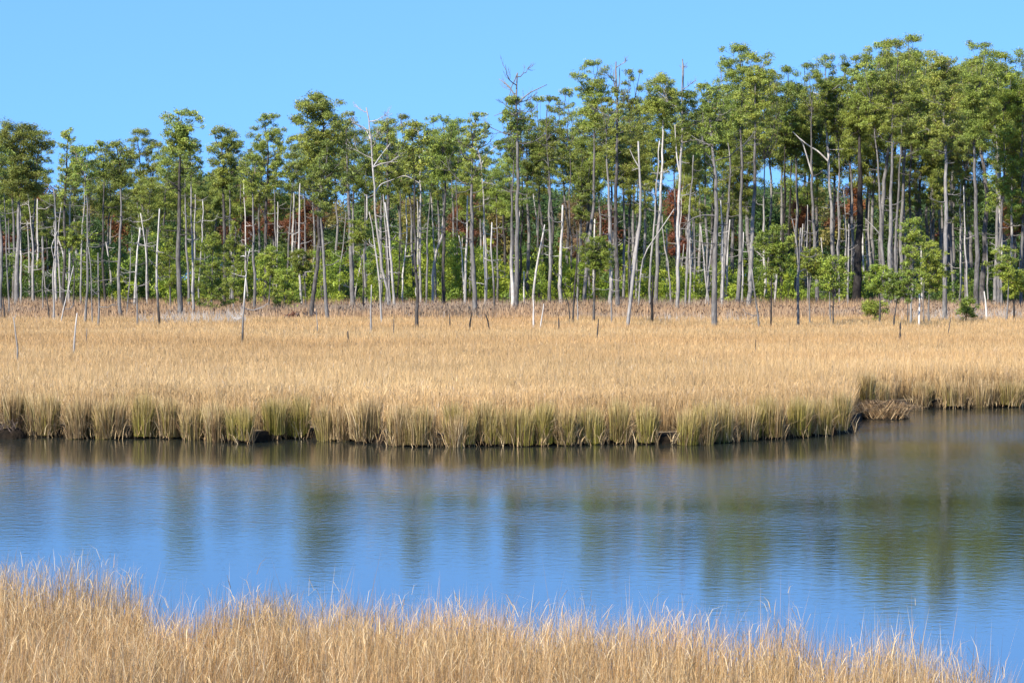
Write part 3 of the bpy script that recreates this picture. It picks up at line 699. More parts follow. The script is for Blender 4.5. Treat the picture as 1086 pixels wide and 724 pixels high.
pine('pine with red brown stripped trunk near the dead topped pine', [(647, 300), (645, 240), (643, 190), (643, 140)], 2.2, [.72, .7, .5], (642, 105, 165, 15, 'round'), D=225)
pine('dark double trunked pine with antler dead top at centre right', [(656, 316), (654, 250), (655, 180), (654, 110), (653, 66)], 2.5, [.6, .35, .3, .45, .6], (655, 95, 170, 15, 'round'), D=208, npads=18, twig=6,
     extra=[(.9, .5, [(654, 100), (650, 86), (651, 74)]), (.9, .5, [(654, 100), (657, 88), (657, 72)])])
pine('grey pine with tufted crown right of the dead topped pine', [(667, 312), (667, 250), (668, 180), (668, 120)], 1.8, [.5, .4, .35], (670, 75, 150, 15, 'round'), npads=28)
snag('pale thick leaning snag slanting right out of the reeds', [(663, 341), (670, 300), (676, 250), (681, 210), (680, 175), (677, 150)], 2.4, [.72, .7, .72, .7, .8], extra=[(.9, .8, [(680, 178), (672, 168), (668, 158)])])
pine('mushroom crowned pine with white upper trunk, centre right', [(696, 316), (698, 260), (700, 200), (703, 120)], 2.3, [.5, .55, .95, .9], (702, 82, 118, 28, 'flat'), npads=38)
snag('broken pale spike next to the mushroom crowned pine', [(690, 300), (694, 240), (698, 180), (699, 150)], 1.5, [.6, .7, .85], D=225)
pine('white trunked pine with bare dead spike above its crown', [(718, 314), (718, 250), (720, 180), (721, 110), (722, 64)], 2.0, [.55, .85, .9, .7, .6], (724, 98, 150, 20, 'round'), D=212, npads=24, twig=4,
     extra=[(1.2, .9, [(718, 188), (717, 165), (715, 133)])])
snag('thin white dead trunk leaning right beside the spiked pine', [(716, 314), (719, 270), (723, 215), (727, 175)], 1.0, [.8, .9, .8])
snag('long slim grey pole leaning right in the thicket', [(727, 320), (730, 260), (735, 165)], 1.6, .62)
snag('dead bough slanting up right with green tufts, centre right', [(677, 272), (690, 258), (703, 238), (714, 222)], 1.2, [.7, .75, .85], D=222)
stake('short charred black stump post among the reeds', [(692, 339), (692, 315), (692, 292)], 1.8, [.08, .05, .05])
pine('slim straight pine left of the stout arched limb pine', [(749, 314), (749, 250), (748, 180), (747, 140)], 1.9, [.6, .55, .5], (744, 90, 155, 17, 'round'), npads=28, stubs=4)
snag('short pale stick leaning against the stout arched limb pine', [(748, 318), (750, 290), (754, 255)], 1.1, [.8, .85, .8])
pine('stout grey pine with an arching dead limb, standing forward', [(757, 341), (757, 290), (757, 210), (754, 150), (751, 105)], 3.2, [.55, .52, .5, .55], (756, 92, 150, 16, 'spire'), npads=18, stubs=5, twig=4,
     extra=[(1.1, .45, [(757, 229), (745, 228), (733, 232), (724, 242)]), (.9, .6, [(756, 172), (746, 160), (738, 150)])])
pine('pine with curved foot right of the stout arched limb pine', [(766, 316), (769, 280), (772, 220), (772, 150)], 2.1, [.75, .55, .5], (768, 66, 140, 17, 'round'), npads=32)
pine('tall olive pine with yellow tinged top, centre right skyline', [(782, 318), (783, 250), (783, 170), (785, 90)], 2.4, [.55, .5, .4], (785, 49, 145, 24, 'round'), npads=46)
pine('big broad pine forking low, trunk pale, right of the yellow tinged top', [(794, 320), (796, 260), (799, 200), (801, 120), (800, 90)], 2.6, [.65, .6, .45, .5], (803, 57, 150, 22, 'round'), npads=46, stubs=3)
snag('thin dark stem leaning left at the foot of the big broad pine', [(806, 343), (801, 315), (797, 285)], 1.5, [.5, .4, .6])
pine('pine with white chalky lower trunk in the gap right of centre', [(813, 298), (811, 250), (810, 170)], 1.8, [.9, .85, .4], (816, 75, 150, 18, 'round'), D=240)
young('young pine on a thin black stem with round bright crown', [(817, 342), (818, 300), (819, 265)], 1.1, .12, (824, 240, 285, 19, 'round'), npads=26)
pine('dark trunked pine in shade left of the forked grey snag', [(830, 300), (831, 240), (833, 150)], 2.2, [.15, .15, .2], (834, 72, 150, 20, 'round'), D=245, npads=36)
pine('second dark trunk close to the forked grey snag', [(837, 300), (836, 240), (838, 160)], 2.0, [.2, .15, .2], (845, 90, 165, 17, 'round'), D=250)
snag('forked grey snag with forward standing double stem', [(846, 341), (847, 300), (848, 255), (849, 242)], 1.9, [.55, .5, .6], extra=[(1.1, .65, [(847, 285), (844, 255), (839, 233)]), (.7, .6, [(847, 290), (853, 285), (857, 287)])])
young('thin sapling with flat spreading crown right of the forked snag', [(859, 339), (859, 300), (860, 285)], 1.0, .5, (859, 265, 290, 17, 'flat'), npads=16)
pine('very dark straight trunk behind the flat crowned sapling', [(857, 300), (857, 240), (857, 165)], 2.1, .1, (858, 68, 150, 18, 'round'), D=250, npads=34)
pine('grey pine with fine dead limb reaching right to the pale trunk', [(866, 296), (864, 250), (861, 200), (859, 120)], 2.2, [.5, .5, .45], (862, 80, 125, 17, 'round'), D=232,
     extra=[(1.1, .85, [(861, 186), (850, 150), (841, 140)][::1])])
pine('tall pale trunked pine with white forked limbs in its crown', [(885, 316), (883, 250), (879, 170), (877, 115), (876, 100)], 2.3, [.45, .55, .8, .75], (880, 60, 130, 20, 'vase'), npads=34,
     extra=[(1.2, .9, [(878, 172), (866, 160), (858, 155), (843, 142)]), (1.0, .85, [(877, 112), (870, 102), (862, 98)]), (1.0, .85, [(877, 112), (884, 104), (892, 98)])])
pine('slender pair pine just right of the tall pale trunked pine', [(888, 300), (888, 240), (888, 150)], 1.8, .5, (893, 68, 135, 17, 'round'), D=235, npads=30)
young('sapling with thin dark stem right of the pale trunked pine', [(884, 340), (885, 310), (884, 290)], 1.0, .25, (884, 272, 306, 15, 'round'), npads=16)
snag('short leaning grey stem left of the thin dark sapling', [(881, 339), (880, 310), (879, 280)], 1.0, .5)
pine('pine wrapped in dark red brown vines, very thick looking trunk', [(910, 312), (911, 270), (912, 215), (912, 140)], 5.0, [.1, .12, .1, .3], (912, 60, 140, 22, 'round'), D=232, npads=44, pal=PINE * 0.95)
pine('grey pine with bare curled limbs right of the vine wrapped trunk', [(937, 305), (935, 260), (931, 190), (926, 120)], 1.9, [.55, .55, .5], (930, 46, 135, 22, 'round'), D=228, npads=44, extra=[(.9, .65, [(935, 250), (925, 240), (918, 232)])])
pine('stout pine with pale grey trunk at the left of the dense right stand', [(944, 310), (944, 250), (945, 180), (946, 110)], 2.5, [.6, .6, .4], (948, 43, 150, 22, 'round'), D=218, npads=46)
pine('pine with wide spreading crown, second trunk of the dense right stand', [(950, 312), (950, 250), (953, 180), (955, 110)], 1.8, [.55, .5, .4], (962, 40, 135, 24, 'round'), D=226, npads=46, twig=4)
pine('pine third in the dense right stand, reddish lit trunk', [(957, 308), (957, 250), (960, 180), (962, 120)], 2.4, [.6, .55, .4], (975, 56, 150, 22, 'round'), D=236, npads=44)
pine('leaning shaded pine in the middle of the dense right stand', [(968, 305), (966, 250), (964, 190), (966, 120)], 1.9, [.3, .35, .3], (985, 75, 170, 20, 'round'), D=245, npads=38)
pine('tall pink grey pine with spiky dead tip, standing forward at right', [(1002, 336), (1001, 270), (1000, 200), (1000, 130), (1001, 70)], 2.7, [.55, .6, .65, .5], (1000, 62, 160, 26, 'round'), npads=50, twig=3)
pine('straight thick pine with shaded right side and layered crown at right', [(1036, 312), (1036, 250), (1034, 180), (1035, 110)], 2.9, [.4, .45, .5], (1035, 47, 150, 26, 'dome'), D=215, npads=54)
snag('thick pale broken trunk hidden in crown near the right edge', [(1061, 300), (1060, 240), (1058, 180), (1055, 135)], 2.6, [.5, .85, .8, .75], D=225)
pine('bright olive pine with drooping tiers near the right edge', [(1060, 312), (1062, 250), (1064, 180), (1064, 120)], 2.0, .5, (1062, 58, 215, 24, 'round'), D=222, npads=60, pal=YOUNG)
pine('olive pine cut by the right edge of the picture', [(1084, 312), (1084, 250), (1083, 180), (1082, 110)], 2.2, .45, (1084, 52, 235, 24, 'round'), D=222, npads=64, pal=YOUNG * 0.95)
pine('grey pine with twin pale stems low near the right edge', [(1071, 312), (1071, 265), (1072, 225), (1073, 160)], 1.9, [.4, .7, .7, .4], (1073, 80, 170, 18, 'round'), D=238)
pine('slender pine between the pink grey pine and the straight thick pine', [(1012, 305), (1009, 250), (1008, 180)], 1.7, [.55, .5], (1016, 75, 230, 18, 'round'), D=240, npads=50)
pine('short stouter trunk left of the straight thick pine at right', [(1024, 310), (1024, 270), (1023, 180)], 2.0, [.55, .5, .4], (1020, 110, 240, 16, 'round'), D=236, npads=40)

# ---- young pines and forward saplings
young('bright bushy broadleaf like young pine between the left snags', [(77, 322), (78, 280), (77, 255)], 1.0, .3, (78, 236, 262, 12, 'round'), npads=16)
young('broad yellow green young pine right of the flat topped pine', [(225, 326), (226, 290), (226, 260)], 1.3, .4, (226, 248, 322, 25, 'bush'), npads=50)
young('young pine with tiered pads left of the flat topped pine', [(180, 322), (180, 280), (181, 255)], 1.1, .4, (178, 240, 300, 12, 'bush'), npads=20)
young('small bushy young pine behind the hooked white snag', [(248, 324), (249, 290), (249, 262)], 1.1, .4, (250, 236, 318, 15, 'bush'), npads=30)
young('rounded low young pine right of the hooked white snag', [(302, 324), (302, 300), (302, 286)], 1.1, .35, (301, 286, 322, 19, 'bush'), npads=32)
young('young pine with spreading pads over the low rounded one', [(284, 322), (286, 290), (289, 275)], 1.1, .35, (288, 262, 292, 13, 'flat'), npads=18)
young('young pine with flat crown before the bleached twin trunks', [(325, 322), (324, 290), (322, 275)], 1.0, .35, (318, 266, 286, 14, 'flat'), npads=18)
young('sapling with small rounded crown under the half bare pine', [(386, 322), (384, 280), (381, 255)], 1.0, .3, (381, 234, 256, 13, 'flat'), npads=16)
young('dark sapling with two tier crown in front of the centre thicket', [(629, 338), (629, 310), (631, 285), (633, 265)], 1.6, .3, (633, 252, 282, 17, 'round'), npads=24)
snag('thin dark dead stem left of the two tier sapling', [(608, 338), (610, 300), (612, 270), (611, 245)], 1.4, [.25, .2, .3], stubs=3)
snag('dark curved stem arching over the reeds, centre', [(604, 338), (603, 318), (599, 307), (593, 303)], 1.0, .2)
snag('thin white dead stem beside the two tier sapling', [(648, 338), (648, 315), (649, 280)], 1.2, [.5, .6, .95])
stake('low white stick in the reeds, left of the curved stem', [(566, 343), (566, 330), (566, 318)], 1.2, .9)
stake('pale stick leaning right next to the low white stick', [(573, 343), (575, 332), (577, 322)], .9, .85)
stake('small dark stub in the grass below the curved stem', [(593, 346), (593, 340), (592, 334)], 1.1, .2)
stake('faint grey stick between the curved stem and the sapling', [(613, 336), (613, 322), (613, 304)], .9, .6)
young('sapling with olive crown at the left of the dense right stand', [(933, 340), (933, 315), (932, 300)], 1.3, .3, (930, 282, 306, 14, 'flat'), npads=13)
young('low sapling with crooked stem and tiny crown in the reeds at right', [(929, 336), (931, 331), (926, 326)], .8, .3, (924, 320, 330, 8, 'flat'), npads=8, padr=.45)
young('leaning dark sapling with wide low crown right of the crooked one', [(948, 341), (950, 322), (953, 305)], 1.2, .25, (954, 290, 314, 14, 'flat'), npads=14)
young('tall thin grey sapling with lichen pale twigs at right', [(966, 340), (967, 300), (968, 250)], 1.4, .6, (968, 232, 290, 16, 'round'), npads=18, stubs=6)
snag('dark slim stem touching the tall thin grey sapling', [(963, 338), (963, 318), (964, 300)], 1.0, .3)
young('yellow green young pine with layered crown left of the pink grey pine', [(985, 338), (985, 310), (986, 285)], 1.1, .45, (988, 256, 306, 16, 'bush'), npads=32)
snag('thin grey stem left of the yellow green young pine', [(980, 339), (980, 320), (980, 300)], .9, .5)
stake('clean white stake in the reeds left of the pink grey pine', [(975, 341), (975, 325), (975, 311)], 1.3, 1.0)
stake('white stake leaning slightly left near the right edge', [(1046, 336), (1046, 322), (1044, 309)], 1.4, .97)
young('tiny yellow green pine in the reeds right of the pink grey pine', [(1025, 338), (1025, 332), (1025, 328)], .8, .3, (1025, 317, 331, 5, 'spire'), npads=6, padr=.4)
young('young pine on grey stem with flat bright crown near the right edge', [(1067, 338), (1068, 315), (1070, 295)], 1.3, .5, (1066, 262, 284, 16, 'flat'), npads=22)
young('young pine on dark stem with wide flat crown at the right edge', [(1076, 337), (1077, 315), (1077, 300)], 1.5, .12, (1080, 288, 306, 20, 'flat'), npads=24)
snag('thin grey trunk at the left of the dark shrubs, third from the left edge', [(45, 325), (45, 290), (46, 262)], 1.0, .5)
snag('grey dead pole with broken top left of the charred foot snag', [(146, 342), (144, 310), (142, 288)], 1.4, [.55, .55, .7])
snag('very thin bent stem left of the grey dead pole', [(133, 330), (137, 305), (139, 280), (138, 262)], 1.0, .6)
stake('short dark leaning stub by the left marsh edge', [(52, 334), (51, 322), (50, 312)], 1.0, .25)
stake('dark short stub at the foot of the leftmost trunks', [(5, 334), (3, 325), (2, 315)], 1.4, .2)

# ---- stakes out in the golden grass
snag('hooked white dead sapling standing alone in the grass', [(257, 364), (256, 345), (259, 320), (262, 295), (262, 278)], 1.5, [.12, .2, .9, 1, 1], D=112,
     extra=[(1.1, 1, [(262, 280), (260, 271), (254, 272)]), (.8, 1, [(262, 280), (263, 270), (264, 264)])])
stake('grey leaning stake farthest left in the golden grass', [(17.5, 384), (18, 360), (15.5, 336)], 1.2, [.5, .55, .6], D=82)
stake('grey stake with pale split top in the left grass', [(77, 372), (79, 352), (82, 332)], 1.4, [.5, .65, .9], D=96)
stake('tiny stub right of the split top stake', [(92, 358), (92, 353), (92, 348)], .7, .4)
stake('thin grey stick in front of the tall tiered pine', [(337, 348), (336, 335), (335, 326)], .7, .5)
stake('dark short stub in the grass before the pale dead cluster', [(369, 358), (369, 354), (369, 351)], 1.2, .35)
stake('small stub in the grass right of the pale dead cluster', [(417, 349), (417, 344), (417, 339)], .8, .3)
stake('short upright stub in the reeds left of centre', [(477, 344), (477, 339), (477, 333)], 1.1, .25)
stake('leaning dark stub, left of the crossing pair near centre', [(498, 345), (499, 338), (501, 331)], 1.3, .2)
stake('stub leaning left, right of the crossing pair near centre', [(519, 345), (517, 339), (515, 333)], 1.2, .25)
stake('dark stake alone in the grass at centre right', [(634, 356), (635, 347), (635, 338)], 1.2, .3)
stake('tiny stub alone in mid grass, right of centre', [(801, 368), (801, 364), (801, 360)], .8, .15)
stake('dark leaning stump in the grass under the right stand', [(954, 356), (956, 349), (957, 343)], 1.6, .2)
stake('thin bent twig stake right of the dark leaning stump', [(1006, 350), (1007, 344), (1009, 337)], .8, .3)

# ---- fallen branches, brush, rust coloured trees
def bare_brush(name, label, cat, boxes, rng, tone, kind=None, group=None):
    A = Acc()
    for x0, x1, yb, h, n in boxes:
        for _ in range(n):
            x = rng.uniform(x0, x1); D = D_base(yb) + rng.uniform(-3, 6); a = np.array([X_at(x, D), D, 0.15])
            d = rng.normal(0, 0.35, 3); d[2] = 1; e = a + d / np.linalg.norm(d) * h * rng.uniform(0.6, 1.15)
            twig_tree(A, a, e, 0.020, rng, tone, 1, 5)
    return tag(ob(name, A.mesh(name, M_bark)), label, cat, group, kind)
bare_brush('brush', 'hazy pale grey leafless brush along the back edge of the marsh', 'brush',
           [(150, 262, 338, 1.5, 160), (0, 60, 336, 1.1, 50), (690, 800, 337, 1.3, 90), (960, 1086, 336, 1.6, 140), (430, 520, 333, 1.2, 50)], np.random.default_rng(61), .78, 'stuff')
def fallen(label, x0, x1, y, D, col, seed):
    rng = np.random.default_rng(seed); A = Acc(); P = []
    xa, xb = X_at(x0, D), X_at(x1, D)
    root = bpy.data.objects.new('fallen_branch', None); COL.objects.link(root); root.location = (xa, D, 0.2)
    tag(root, label, 'fallen branch')
    for i in range(9):
        s = np.array([rng.uniform(0, (xb - xa) * 0.7), rng.uniform(-.8, .8), rng.uniform(0.2, 0.9)]); d = np.array([rng.uniform(0.4, 1.4), rng.normal(0, .5), rng.uniform(-.1, .9)])
        twig_tree(A, s, s + d, 0.05, rng, .3, 2, 4)
    ob('branch', A.mesh('branch', M_bark), root)
    Pp = np.vstack([q for q in A.V])[::9] ; v, t, c = tufts(Pp[rng.random(len(Pp)) < .25], np.full(9999, .16)[:0].tolist() or np.full(int(1e5), .16)[:len(Pp)], rng, np.tile(col, (len(Pp), 1))) if False else (None, None, None)
    k = Pp[rng.random(len(Pp)) < .30]
    v, t, c = tufts(k, np.full(len(k), .17), rng, np.tile(np.array(col), (len(k), 1)), 5, .1, .25)
    ob('dead_leaves', mk_mesh('dead_leaves', v, [t], M_under, c), root)
fallen('fallen branch with red brown dead leaves, in the reeds left of centre', 288, 312, 334, 176, (.30, .13, .07), 71)
fallen('fallen grey brown branch right next to the red brown one', 312, 328, 333, 180, (.16, .11, .09), 72)

def leafy(label, x, D, yt, yb, hw, pal, seed, cat='tree', name='oak_tree', npad=40):
    rng = np.random.default_rng(seed); k = D / F; root = bpy.data.objects.new(name, None); COL.objects.link(root)
    root.location = (X_at(x, D), D, 0.2); tag(root, label, cat)
    zt, zb, W = Z_at(yt, D), Z_at(yb, D), hw * k
    A = Acc(); top = zt - (zt - zb) * .35; P = spline([(0, 0, -.2), (.1, 0, top * .5), (0, .1, top)], 10)
    A.add(tube(P, np.linspace(.22, .08, 10), [.4] * 10, 7)); C = []
    for i in range(npad):
        t = rng.random(); a = rng.uniform(0, 6.28); r = W * float(crown_w(t, 'round')) * math.sqrt(rng.random())
        c = np.array([math.cos(a) * r, math.sin(a) * r, zb + (zt - zb) * t]); C.append(c)
        if i % 3 == 0: A.add(tube(limb_path(P[6], c, rng, 0, 5), np.linspace(.06, .02, 5), [.4] * 5, 4))
    ob('trunk', A.mesh('trunk', M_bark), root)
    v, t, c = pad_foliage(C, np.full(npad, .9), rng, pal, 380, .26, 1, .8, 0)
    ob('crown', mk_mesh('crown', v, [t], M_under, c), root)
RUST = np.array([(.24, .085, .035), (.30, .13, .045), (.17, .06, .03)]); DRED = np.array([(.13, .03, .02), (.09, .028, .02), (.17, .05, .03)]); ORNG = np.array([(.38, .15, .05), (.32, .12, .05)])
OLIV = np.array([(.24, .21, .045), (.30, .25, .06), (.18, .17, .04)])
leafy('rust orange oak glowing behind the trunks at left', 257, 285, 213, 255, 16, RUST * .8, 81, npad=26)
leafy('dark wine red tree in the shade behind the mushroom crowned pine', 722, 268, 198, 275, 13, DRED * .5 + RUST * .5, 82, npad=34)
leafy('small orange leaved tree in the gap behind the forked grey snag', 848, 290, 217, 240, 8, ORNG * .8, 83, npad=20)
leafy('dull red brown oak behind the tall tiered pine', 322, 300, 215, 262, 22, RUST * .75, 84, npad=50)
leafy('yellow leaved tree behind the bare white pole', 438, 290, 212, 260, 9, OLIV * 1.2, 85, npad=26)
leafy('reddish oak behind the pine with antler limbs near centre', 492, 305, 212, 262, 18, RUST * .7, 86, npad=44)
leafy('pale brown tree behind the thick broken snag', 612, 300, 212, 270, 20, np.array([(.24, .17, .08), (.20, .16, .06), (.26, .13, .08)]), 87, npad=44)
leafy('orange brown tree low behind the vine wrapped trunk', 903, 300, 200, 230, 10, ORNG * .8, 88, npad=20)
leafy('red brown tree behind the leaning trunks near the right edge', 1074, 262, 215, 250, 12, RUST * .8, 89, npad=24)
leafy('small dull orange tree under the left canopy', 45, 300, 198, 226, 9, ORNG * .6, 90, npad=16)
leafy('brown red oak just right of the rust orange one', 290, 310, 213, 250, 13, RUST * .65, 91, npad=30)

# ---- background pines: several built, the rest copied with their parts
GB = 'pines standing deeper in the wood'
anchors = [(17, 'the big domed pine at far left'), (73, 'the ragged spire topped pine'), (128, 'the forked pine with broad thin crown'), (191, 'the tall flat topped pine at left'),
           (238, 'the dark straight pine by the rust tree'), (283, 'the open layered pine'), (337, 'the tall tiered pine'), (372, 'the half bare pine'), (411, 'the pale dead cluster'),
           (470, 'the dense olive crowned pine'), (503, 'the twig topped grey pine'), (547, 'the antler topped twin trunk'), (596, 'the thick broken snag'), (630, 'the tall vase shaped pine'),
           (667, 'the pale leaning snag'), (701, 'the mushroom crowned pine'), (757, 'the stout arched limb pine'), (798, 'the big broad pine'), (846, 'the forked grey snag'),
           (881, 'the tall pale trunked pine'), (911, 'the vine wrapped trunk'), (945, 'the stout left pine of the dense right stand'), (1001, 'the tall pink grey pine at right'),
           (1036, 'the straight thick pine at right'), (1062, 'the thick pale broken trunk at right')]
SKY = [(-300, 140), (0, 140), (25, 140), (60, 170), (75, 160), (100, 158), (125, 158), (150, 145), (180, 150), (220, 158), (237, 145), (262, 158), (283, 140), (300, 150), (340, 128), (372, 130), (410, 130),
       (460, 132), (505, 130), (530, 140), (560, 118), (600, 108), (630, 95), (660, 98), (700, 100), (745, 100), (785, 70), (820, 80), (850, 76), (885, 70), (920, 52), (960, 46), (1000, 60), (1035, 60), (1086, 60), (1400, 60)]
SX, SY = np.array([a for a, b in SKY], float), np.array([b for a, b in SKY], float)
rngb = np.random.default_rng(404)
protos = []
for i in range(14):
    hgt = 20.0; D = 250.0
    shape = ['dome', 'round', 'flat', 'round'][i % 4]
    yt = HY - (hgt - CAMZ) * F / D; yb = HY - (hgt * rngb.uniform(.62, .76) - CAMZ) * F / D
    r = build_tree('pine_tree', 'pine tree', None, GB, [(543, 330), (543 + rngb.normal(0, 4), 230), (543 + rngb.normal(0, 8), yt + 25)], D, rngb.uniform(1.4, 2.3), [rngb.uniform(.25, .6), rngb.uniform(.3, .6), .35],
                   (543, yt, yb, rngb.uniform(22, 31), shape), seed=3000 + i, npads=int(rngb.uniform(24, 38)), split=False, stubs=6, dens=620)
    protos.append(r)
spots = []
x = -150.0
while x < 1240:
    dense = 1.0 if x < 900 else 1.5
    spots.append((x, rngb.uniform(228, 300))); x += rngb.uniform(9, 19) / dense
spots = [(px, D, None) for px, D in spots] + [(px, rngb.uniform(240, 290), rngb.uniform(120, 185)) for px in list(rngb.uniform(900, 1230, 26)) + list(rngb.uniform(560, 900, 9))]
used = set(); by_anchor = {}
ordn = ['first', 'second', 'third', 'fourth', 'fifth', 'sixth', 'seventh', 'eighth', 'ninth', 'tenth', 'eleventh', 'twelfth', 'thirteenth', 'fourteenth', 'fifteenth']
for px, D, otop in sorted(spots, key=lambda q: q[0]):
    pi = int(rngb.integers(len(protos))); p = protos[pi]
    if pi in used:
        r = p.copy(); COL.objects.link(r)
        for ch in p.children:
            c = ch.copy(); COL.objects.link(c); c.parent = r
    else:
        r = p; used.add(pi)
    top = float(np.interp(px, SX, SY)) + rngb.uniform(2, 48)
    if otop: top = otop
    h = Z_at(top, D)
    r.location = (X_at(px, D), D, 0.18); r.scale = (h / 20 * rngb.uniform(.85, 1.1),) * 2 + (h / 20,); r.rotation_euler = (0, 0, rngb.uniform(0, 6.28))
    if px < 17: r['label'] = None
    a = max([q for q in anchors if q[0] <= px] or [(None, 'EDGE')], key=lambda q: q[0] or -1)
    by_anchor.setdefault(a[1], []).append(r)
dead_by = {}
for i, px in enumerate(sorted(np.concatenate([rngb.uniform(5, 1080, 34), rngb.uniform(420, 1080, 22)]))):
    D = rngb.uniform(222, 262); hh = rngb.uniform(7, 14); y1 = HY - (hh - CAMZ) * F / D; dx = rngb.normal(0, 5)
    t0 = rngb.uniform(.5, .75)
    r = build_tree('dead_tree', 'dead tree', None, 'bare dead trunks deeper in the wood', [(px, 316), (px + dx * .4, (316 + y1) / 2), (px + dx, y1)], D, rngb.uniform(.8, 1.5), [t0 - .05, t0 + .1, t0 + .15], None, seed=5000 + i, stubs=int(rngb.integers(2, 7)), split=False)
    an = max([q for q in anchors if q[0] <= px] or [(None, 'EDGE')], key=lambda q: q[0] or -1)[1]
    dead_by.setdefault(an, []).append(r)
for an, lst in dead_by.items():
    for i, r in enumerate(lst):
        if an == 'EDGE': r['label'] = '%s bare background trunk left of the big domed pine' % ordn[i]
        else: r['label'] = ('bare background trunk just right of %s' % an) if len(lst) == 1 else '%s bare background trunk right of %s' % (ordn[i], an)
for i, p in enumerate(protos):
    if i not in used:
        for ch in list(p.children): bpy.data.objects.remove(ch)
        bpy.data.objects.remove(p)
for an, lst in by_anchor.items():
    for i, r in enumerate(lst):
        if an == 'EDGE':
            r['label'] = '%s background pine counting leftward from the big domed pine' % ordn[min(14, len(lst) - 1 - i)]
        elif len(lst) == 1:
            r['label'] = 'background pine just right of %s' % an
        else:
            r['label'] = '%s background pine right of %s' % (ordn[min(i, 14)], an)

# ---- thicket of young pines under the canopy, and the far wood
def mass(name, label, cat, specs, rng, mat, kind='stuff'):
    Vs, Ts, Cs, n = [], [], [], 0
    for c, r, pal, dens, ts, zf in specs:
        m = int(dens * r * r); u = rng.normal(0, 1, (m, 3)); u /= np.linalg.norm(u, axis=1, keepdims=True)
        lump = rng.normal(0, 1, (7, 3)); lump /= np.linalg.norm(lump, axis=1, keepdims=True)
        q = np.clip((u @ lump.T).max(1), 0, 1) ** 2
        P = np.asarray(c) + u * ((rng.random(m) ** .42) * (.72 + .34 * q) * np.where(rng.random(m) < .12, 1.35, 1))[:, None] * r * np.array([1, 1, zf])
        nn = u + rng.normal(0, .8, (m, 3)); nn /= np.linalg.norm(nn, axis=1, keepdims=True)
        k = pal[rng.integers(len(pal))] * rng.uniform(.72, 1.28, (m, 1))
        V, T, C = oriented_leaves(P, nn, np.full(m, ts) * rng.uniform(.6, 1.35, m), rng, k)
        Vs.append(V); Ts.append(T + n); Cs.append(C); n += len(V)
    return tag(ob(name, mk_mesh(name, np.vstack(Vs), [np.vstack(Ts)], mat, np.vstack(Cs))), label, cat, kind=kind)
rt = np.random.default_rng(55)
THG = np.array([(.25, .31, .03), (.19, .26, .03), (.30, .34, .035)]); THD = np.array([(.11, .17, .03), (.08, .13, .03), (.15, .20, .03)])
top_px = [(-400, 250), (0, 255), (60, 262), (100, 250), (180, 240), (260, 262), (330, 262), (420, 250), (480, 245), (540, 262), (640, 258), (700, 268), (780, 280), (830, 270), (900, 275), (950, 280), (1086, 285), (1500, 285)]
TX, TY = np.array([a for a, b in top_px], float), np.array([b for a, b in top_px], float)
specs = []
for i in range(560):
    px = rt.uniform(-190, 1280); D = rt.uniform(232, 268); yt = float(np.interp(px, TX, TY)) + rt.uniform(-6, 22)
    h = Z_at(yt, D); X = X_at(px, D)
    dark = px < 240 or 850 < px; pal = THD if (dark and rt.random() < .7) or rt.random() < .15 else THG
    nb = max(3, int(h * 1.1))
    for j in range(nb):
        t = (j + rt.random()) / nb; wv = 1.5 * (1.05 - t * .75)
        a = rt.uniform(0, 6.28)
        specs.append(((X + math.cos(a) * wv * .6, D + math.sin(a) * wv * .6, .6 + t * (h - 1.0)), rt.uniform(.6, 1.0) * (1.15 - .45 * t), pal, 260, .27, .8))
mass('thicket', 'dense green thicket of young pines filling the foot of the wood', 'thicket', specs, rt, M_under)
specs = []
FARG = np.array([(.07, .12, .03), (.055, .095, .03), (.09, .135, .03), (.10, .13, .03)])
for i in range(900):
    D = rt.uniform(350, 470); px = rt.uniform(-280, 1370)
    yt = 212 + rt.normal(0, 5) + 8 * math.sin(px * .021) + (-14 if 190 < px < 260 else 0) + (-6 if px < 40 else 0) - (10 if px > 950 else 0)
    zt = Z_at(yt, D); r0 = rt.random()
    pal = FARG if r0 < .80 else (RUST * .6 if r0 < .93 else OLIV * .7)
    for j in range(6):
        specs.append(((X_at(px, D) + rt.normal(0, 1.6), D + rt.normal(0, 1.5), zt - 1.2 - j * rt.uniform(1.6, 2.9)), rt.uniform(1.7, 2.6), pal, 75, .55, .85))
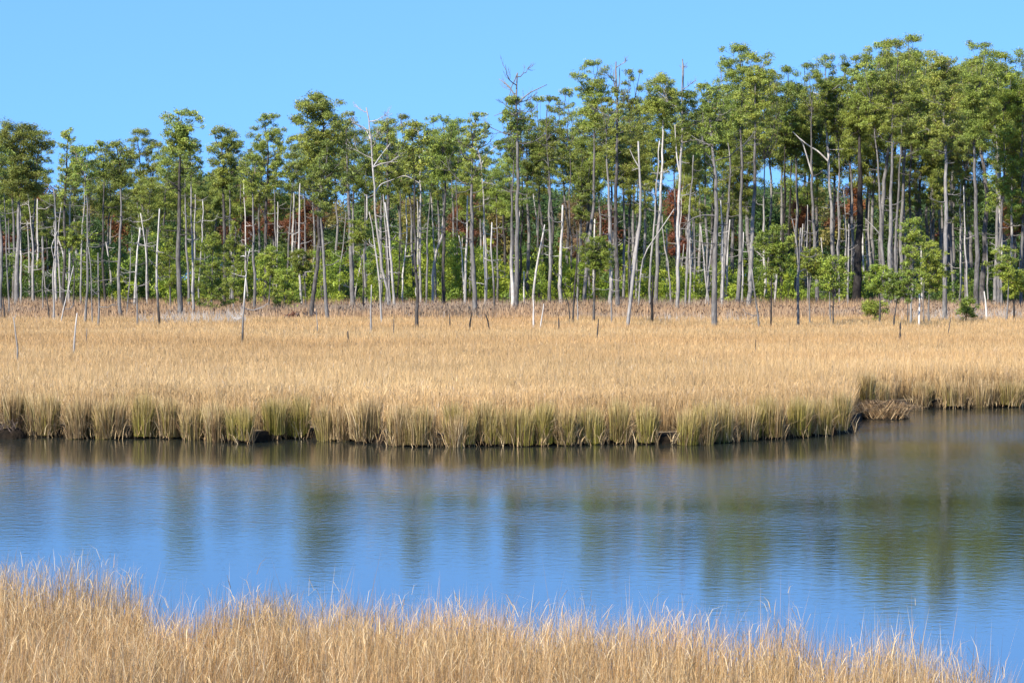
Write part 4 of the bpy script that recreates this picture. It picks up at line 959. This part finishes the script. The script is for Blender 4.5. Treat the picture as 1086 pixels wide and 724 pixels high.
mass('far_wood', 'distant mixed green and rust woodland seen through the pines', 'woodland', specs, rt, M_under)

# ---- floating mat of dead grass and mud lump on the far shore
def wrack(name, label, cat, cx, cy, rx, ry, hz, cols, seed, n):
    rng = np.random.default_rng(seed)
    u = np.linspace(0, 2 * math.pi, 40, endpoint=False); rows = []
    for s, z in ((1.0, -.12), (.98, .05), (.82, .6), (.5, .92), (.15, 1.0)):
        j = 1 + rng.normal(0, .05, 40)
        rows.append(np.stack([np.cos(u) * rx * s * j, np.sin(u) * ry * s * j, np.full(40, z * hz) + rng.normal(0, .02, 40)], 1))
    V = np.vstack(rows); Q = []
    for r in range(4):
        i = r * 40 + np.arange(40); i2 = r * 40 + (np.arange(40) + 1) % 40
        Q.append(np.stack([i, i2, i2 + 40, i + 40], -1))
    root = bpy.data.objects.new(name, None); COL.objects.link(root); root.location = (cx, cy, 0.0); tag(root, label, cat)
    ob('mud', mk_mesh('mud', V, [np.vstack(Q), ], M_mud), root)
    if n:
        a = rng.uniform(0, 6.28, n); r = np.sqrt(rng.random(n)); x, y = np.cos(a) * r * rx, np.sin(a) * r * ry
        z = hz * (1 - r ** 2.2) + .01; c = np.array(cols)[rng.integers(len(cols), size=n)] * rng.uniform(.7, 1.2, (n, 1))
        v, q, t, cc = blades(x, y, z, rng.uniform(.2, .6, n), rng.uniform(.014, .026, n), np.full(n, 1.3), rng, c, c * .9, leandir=rng.normal(0, .5, n) + math.pi * rng.integers(2, size=n))
        ob('thatch', mk_mesh('thatch', v, [q, t], M_grass, cc), root)
wrack('grass_mat', 'flattened brown mat of dead grass lying in the inlet at the right', 'grass mat', X_at(940, 68.6), 69.4, .78, 1.1, .20, [(.30, .18, .08), (.20, .12, .055), (.44, .30, .15)], 91, 1300)
wrack('mud_lump', 'dark wet mud lump at the left end of the far bank', 'mud lump', X_at(8, 60.4), 60.6, .42, .5, .22, [(.1, .07, .05)], 92, 60)

print('objects', len(bpy.data.objects), 'tris', sum(len(m.polygons) for m in bpy.data.meshes))
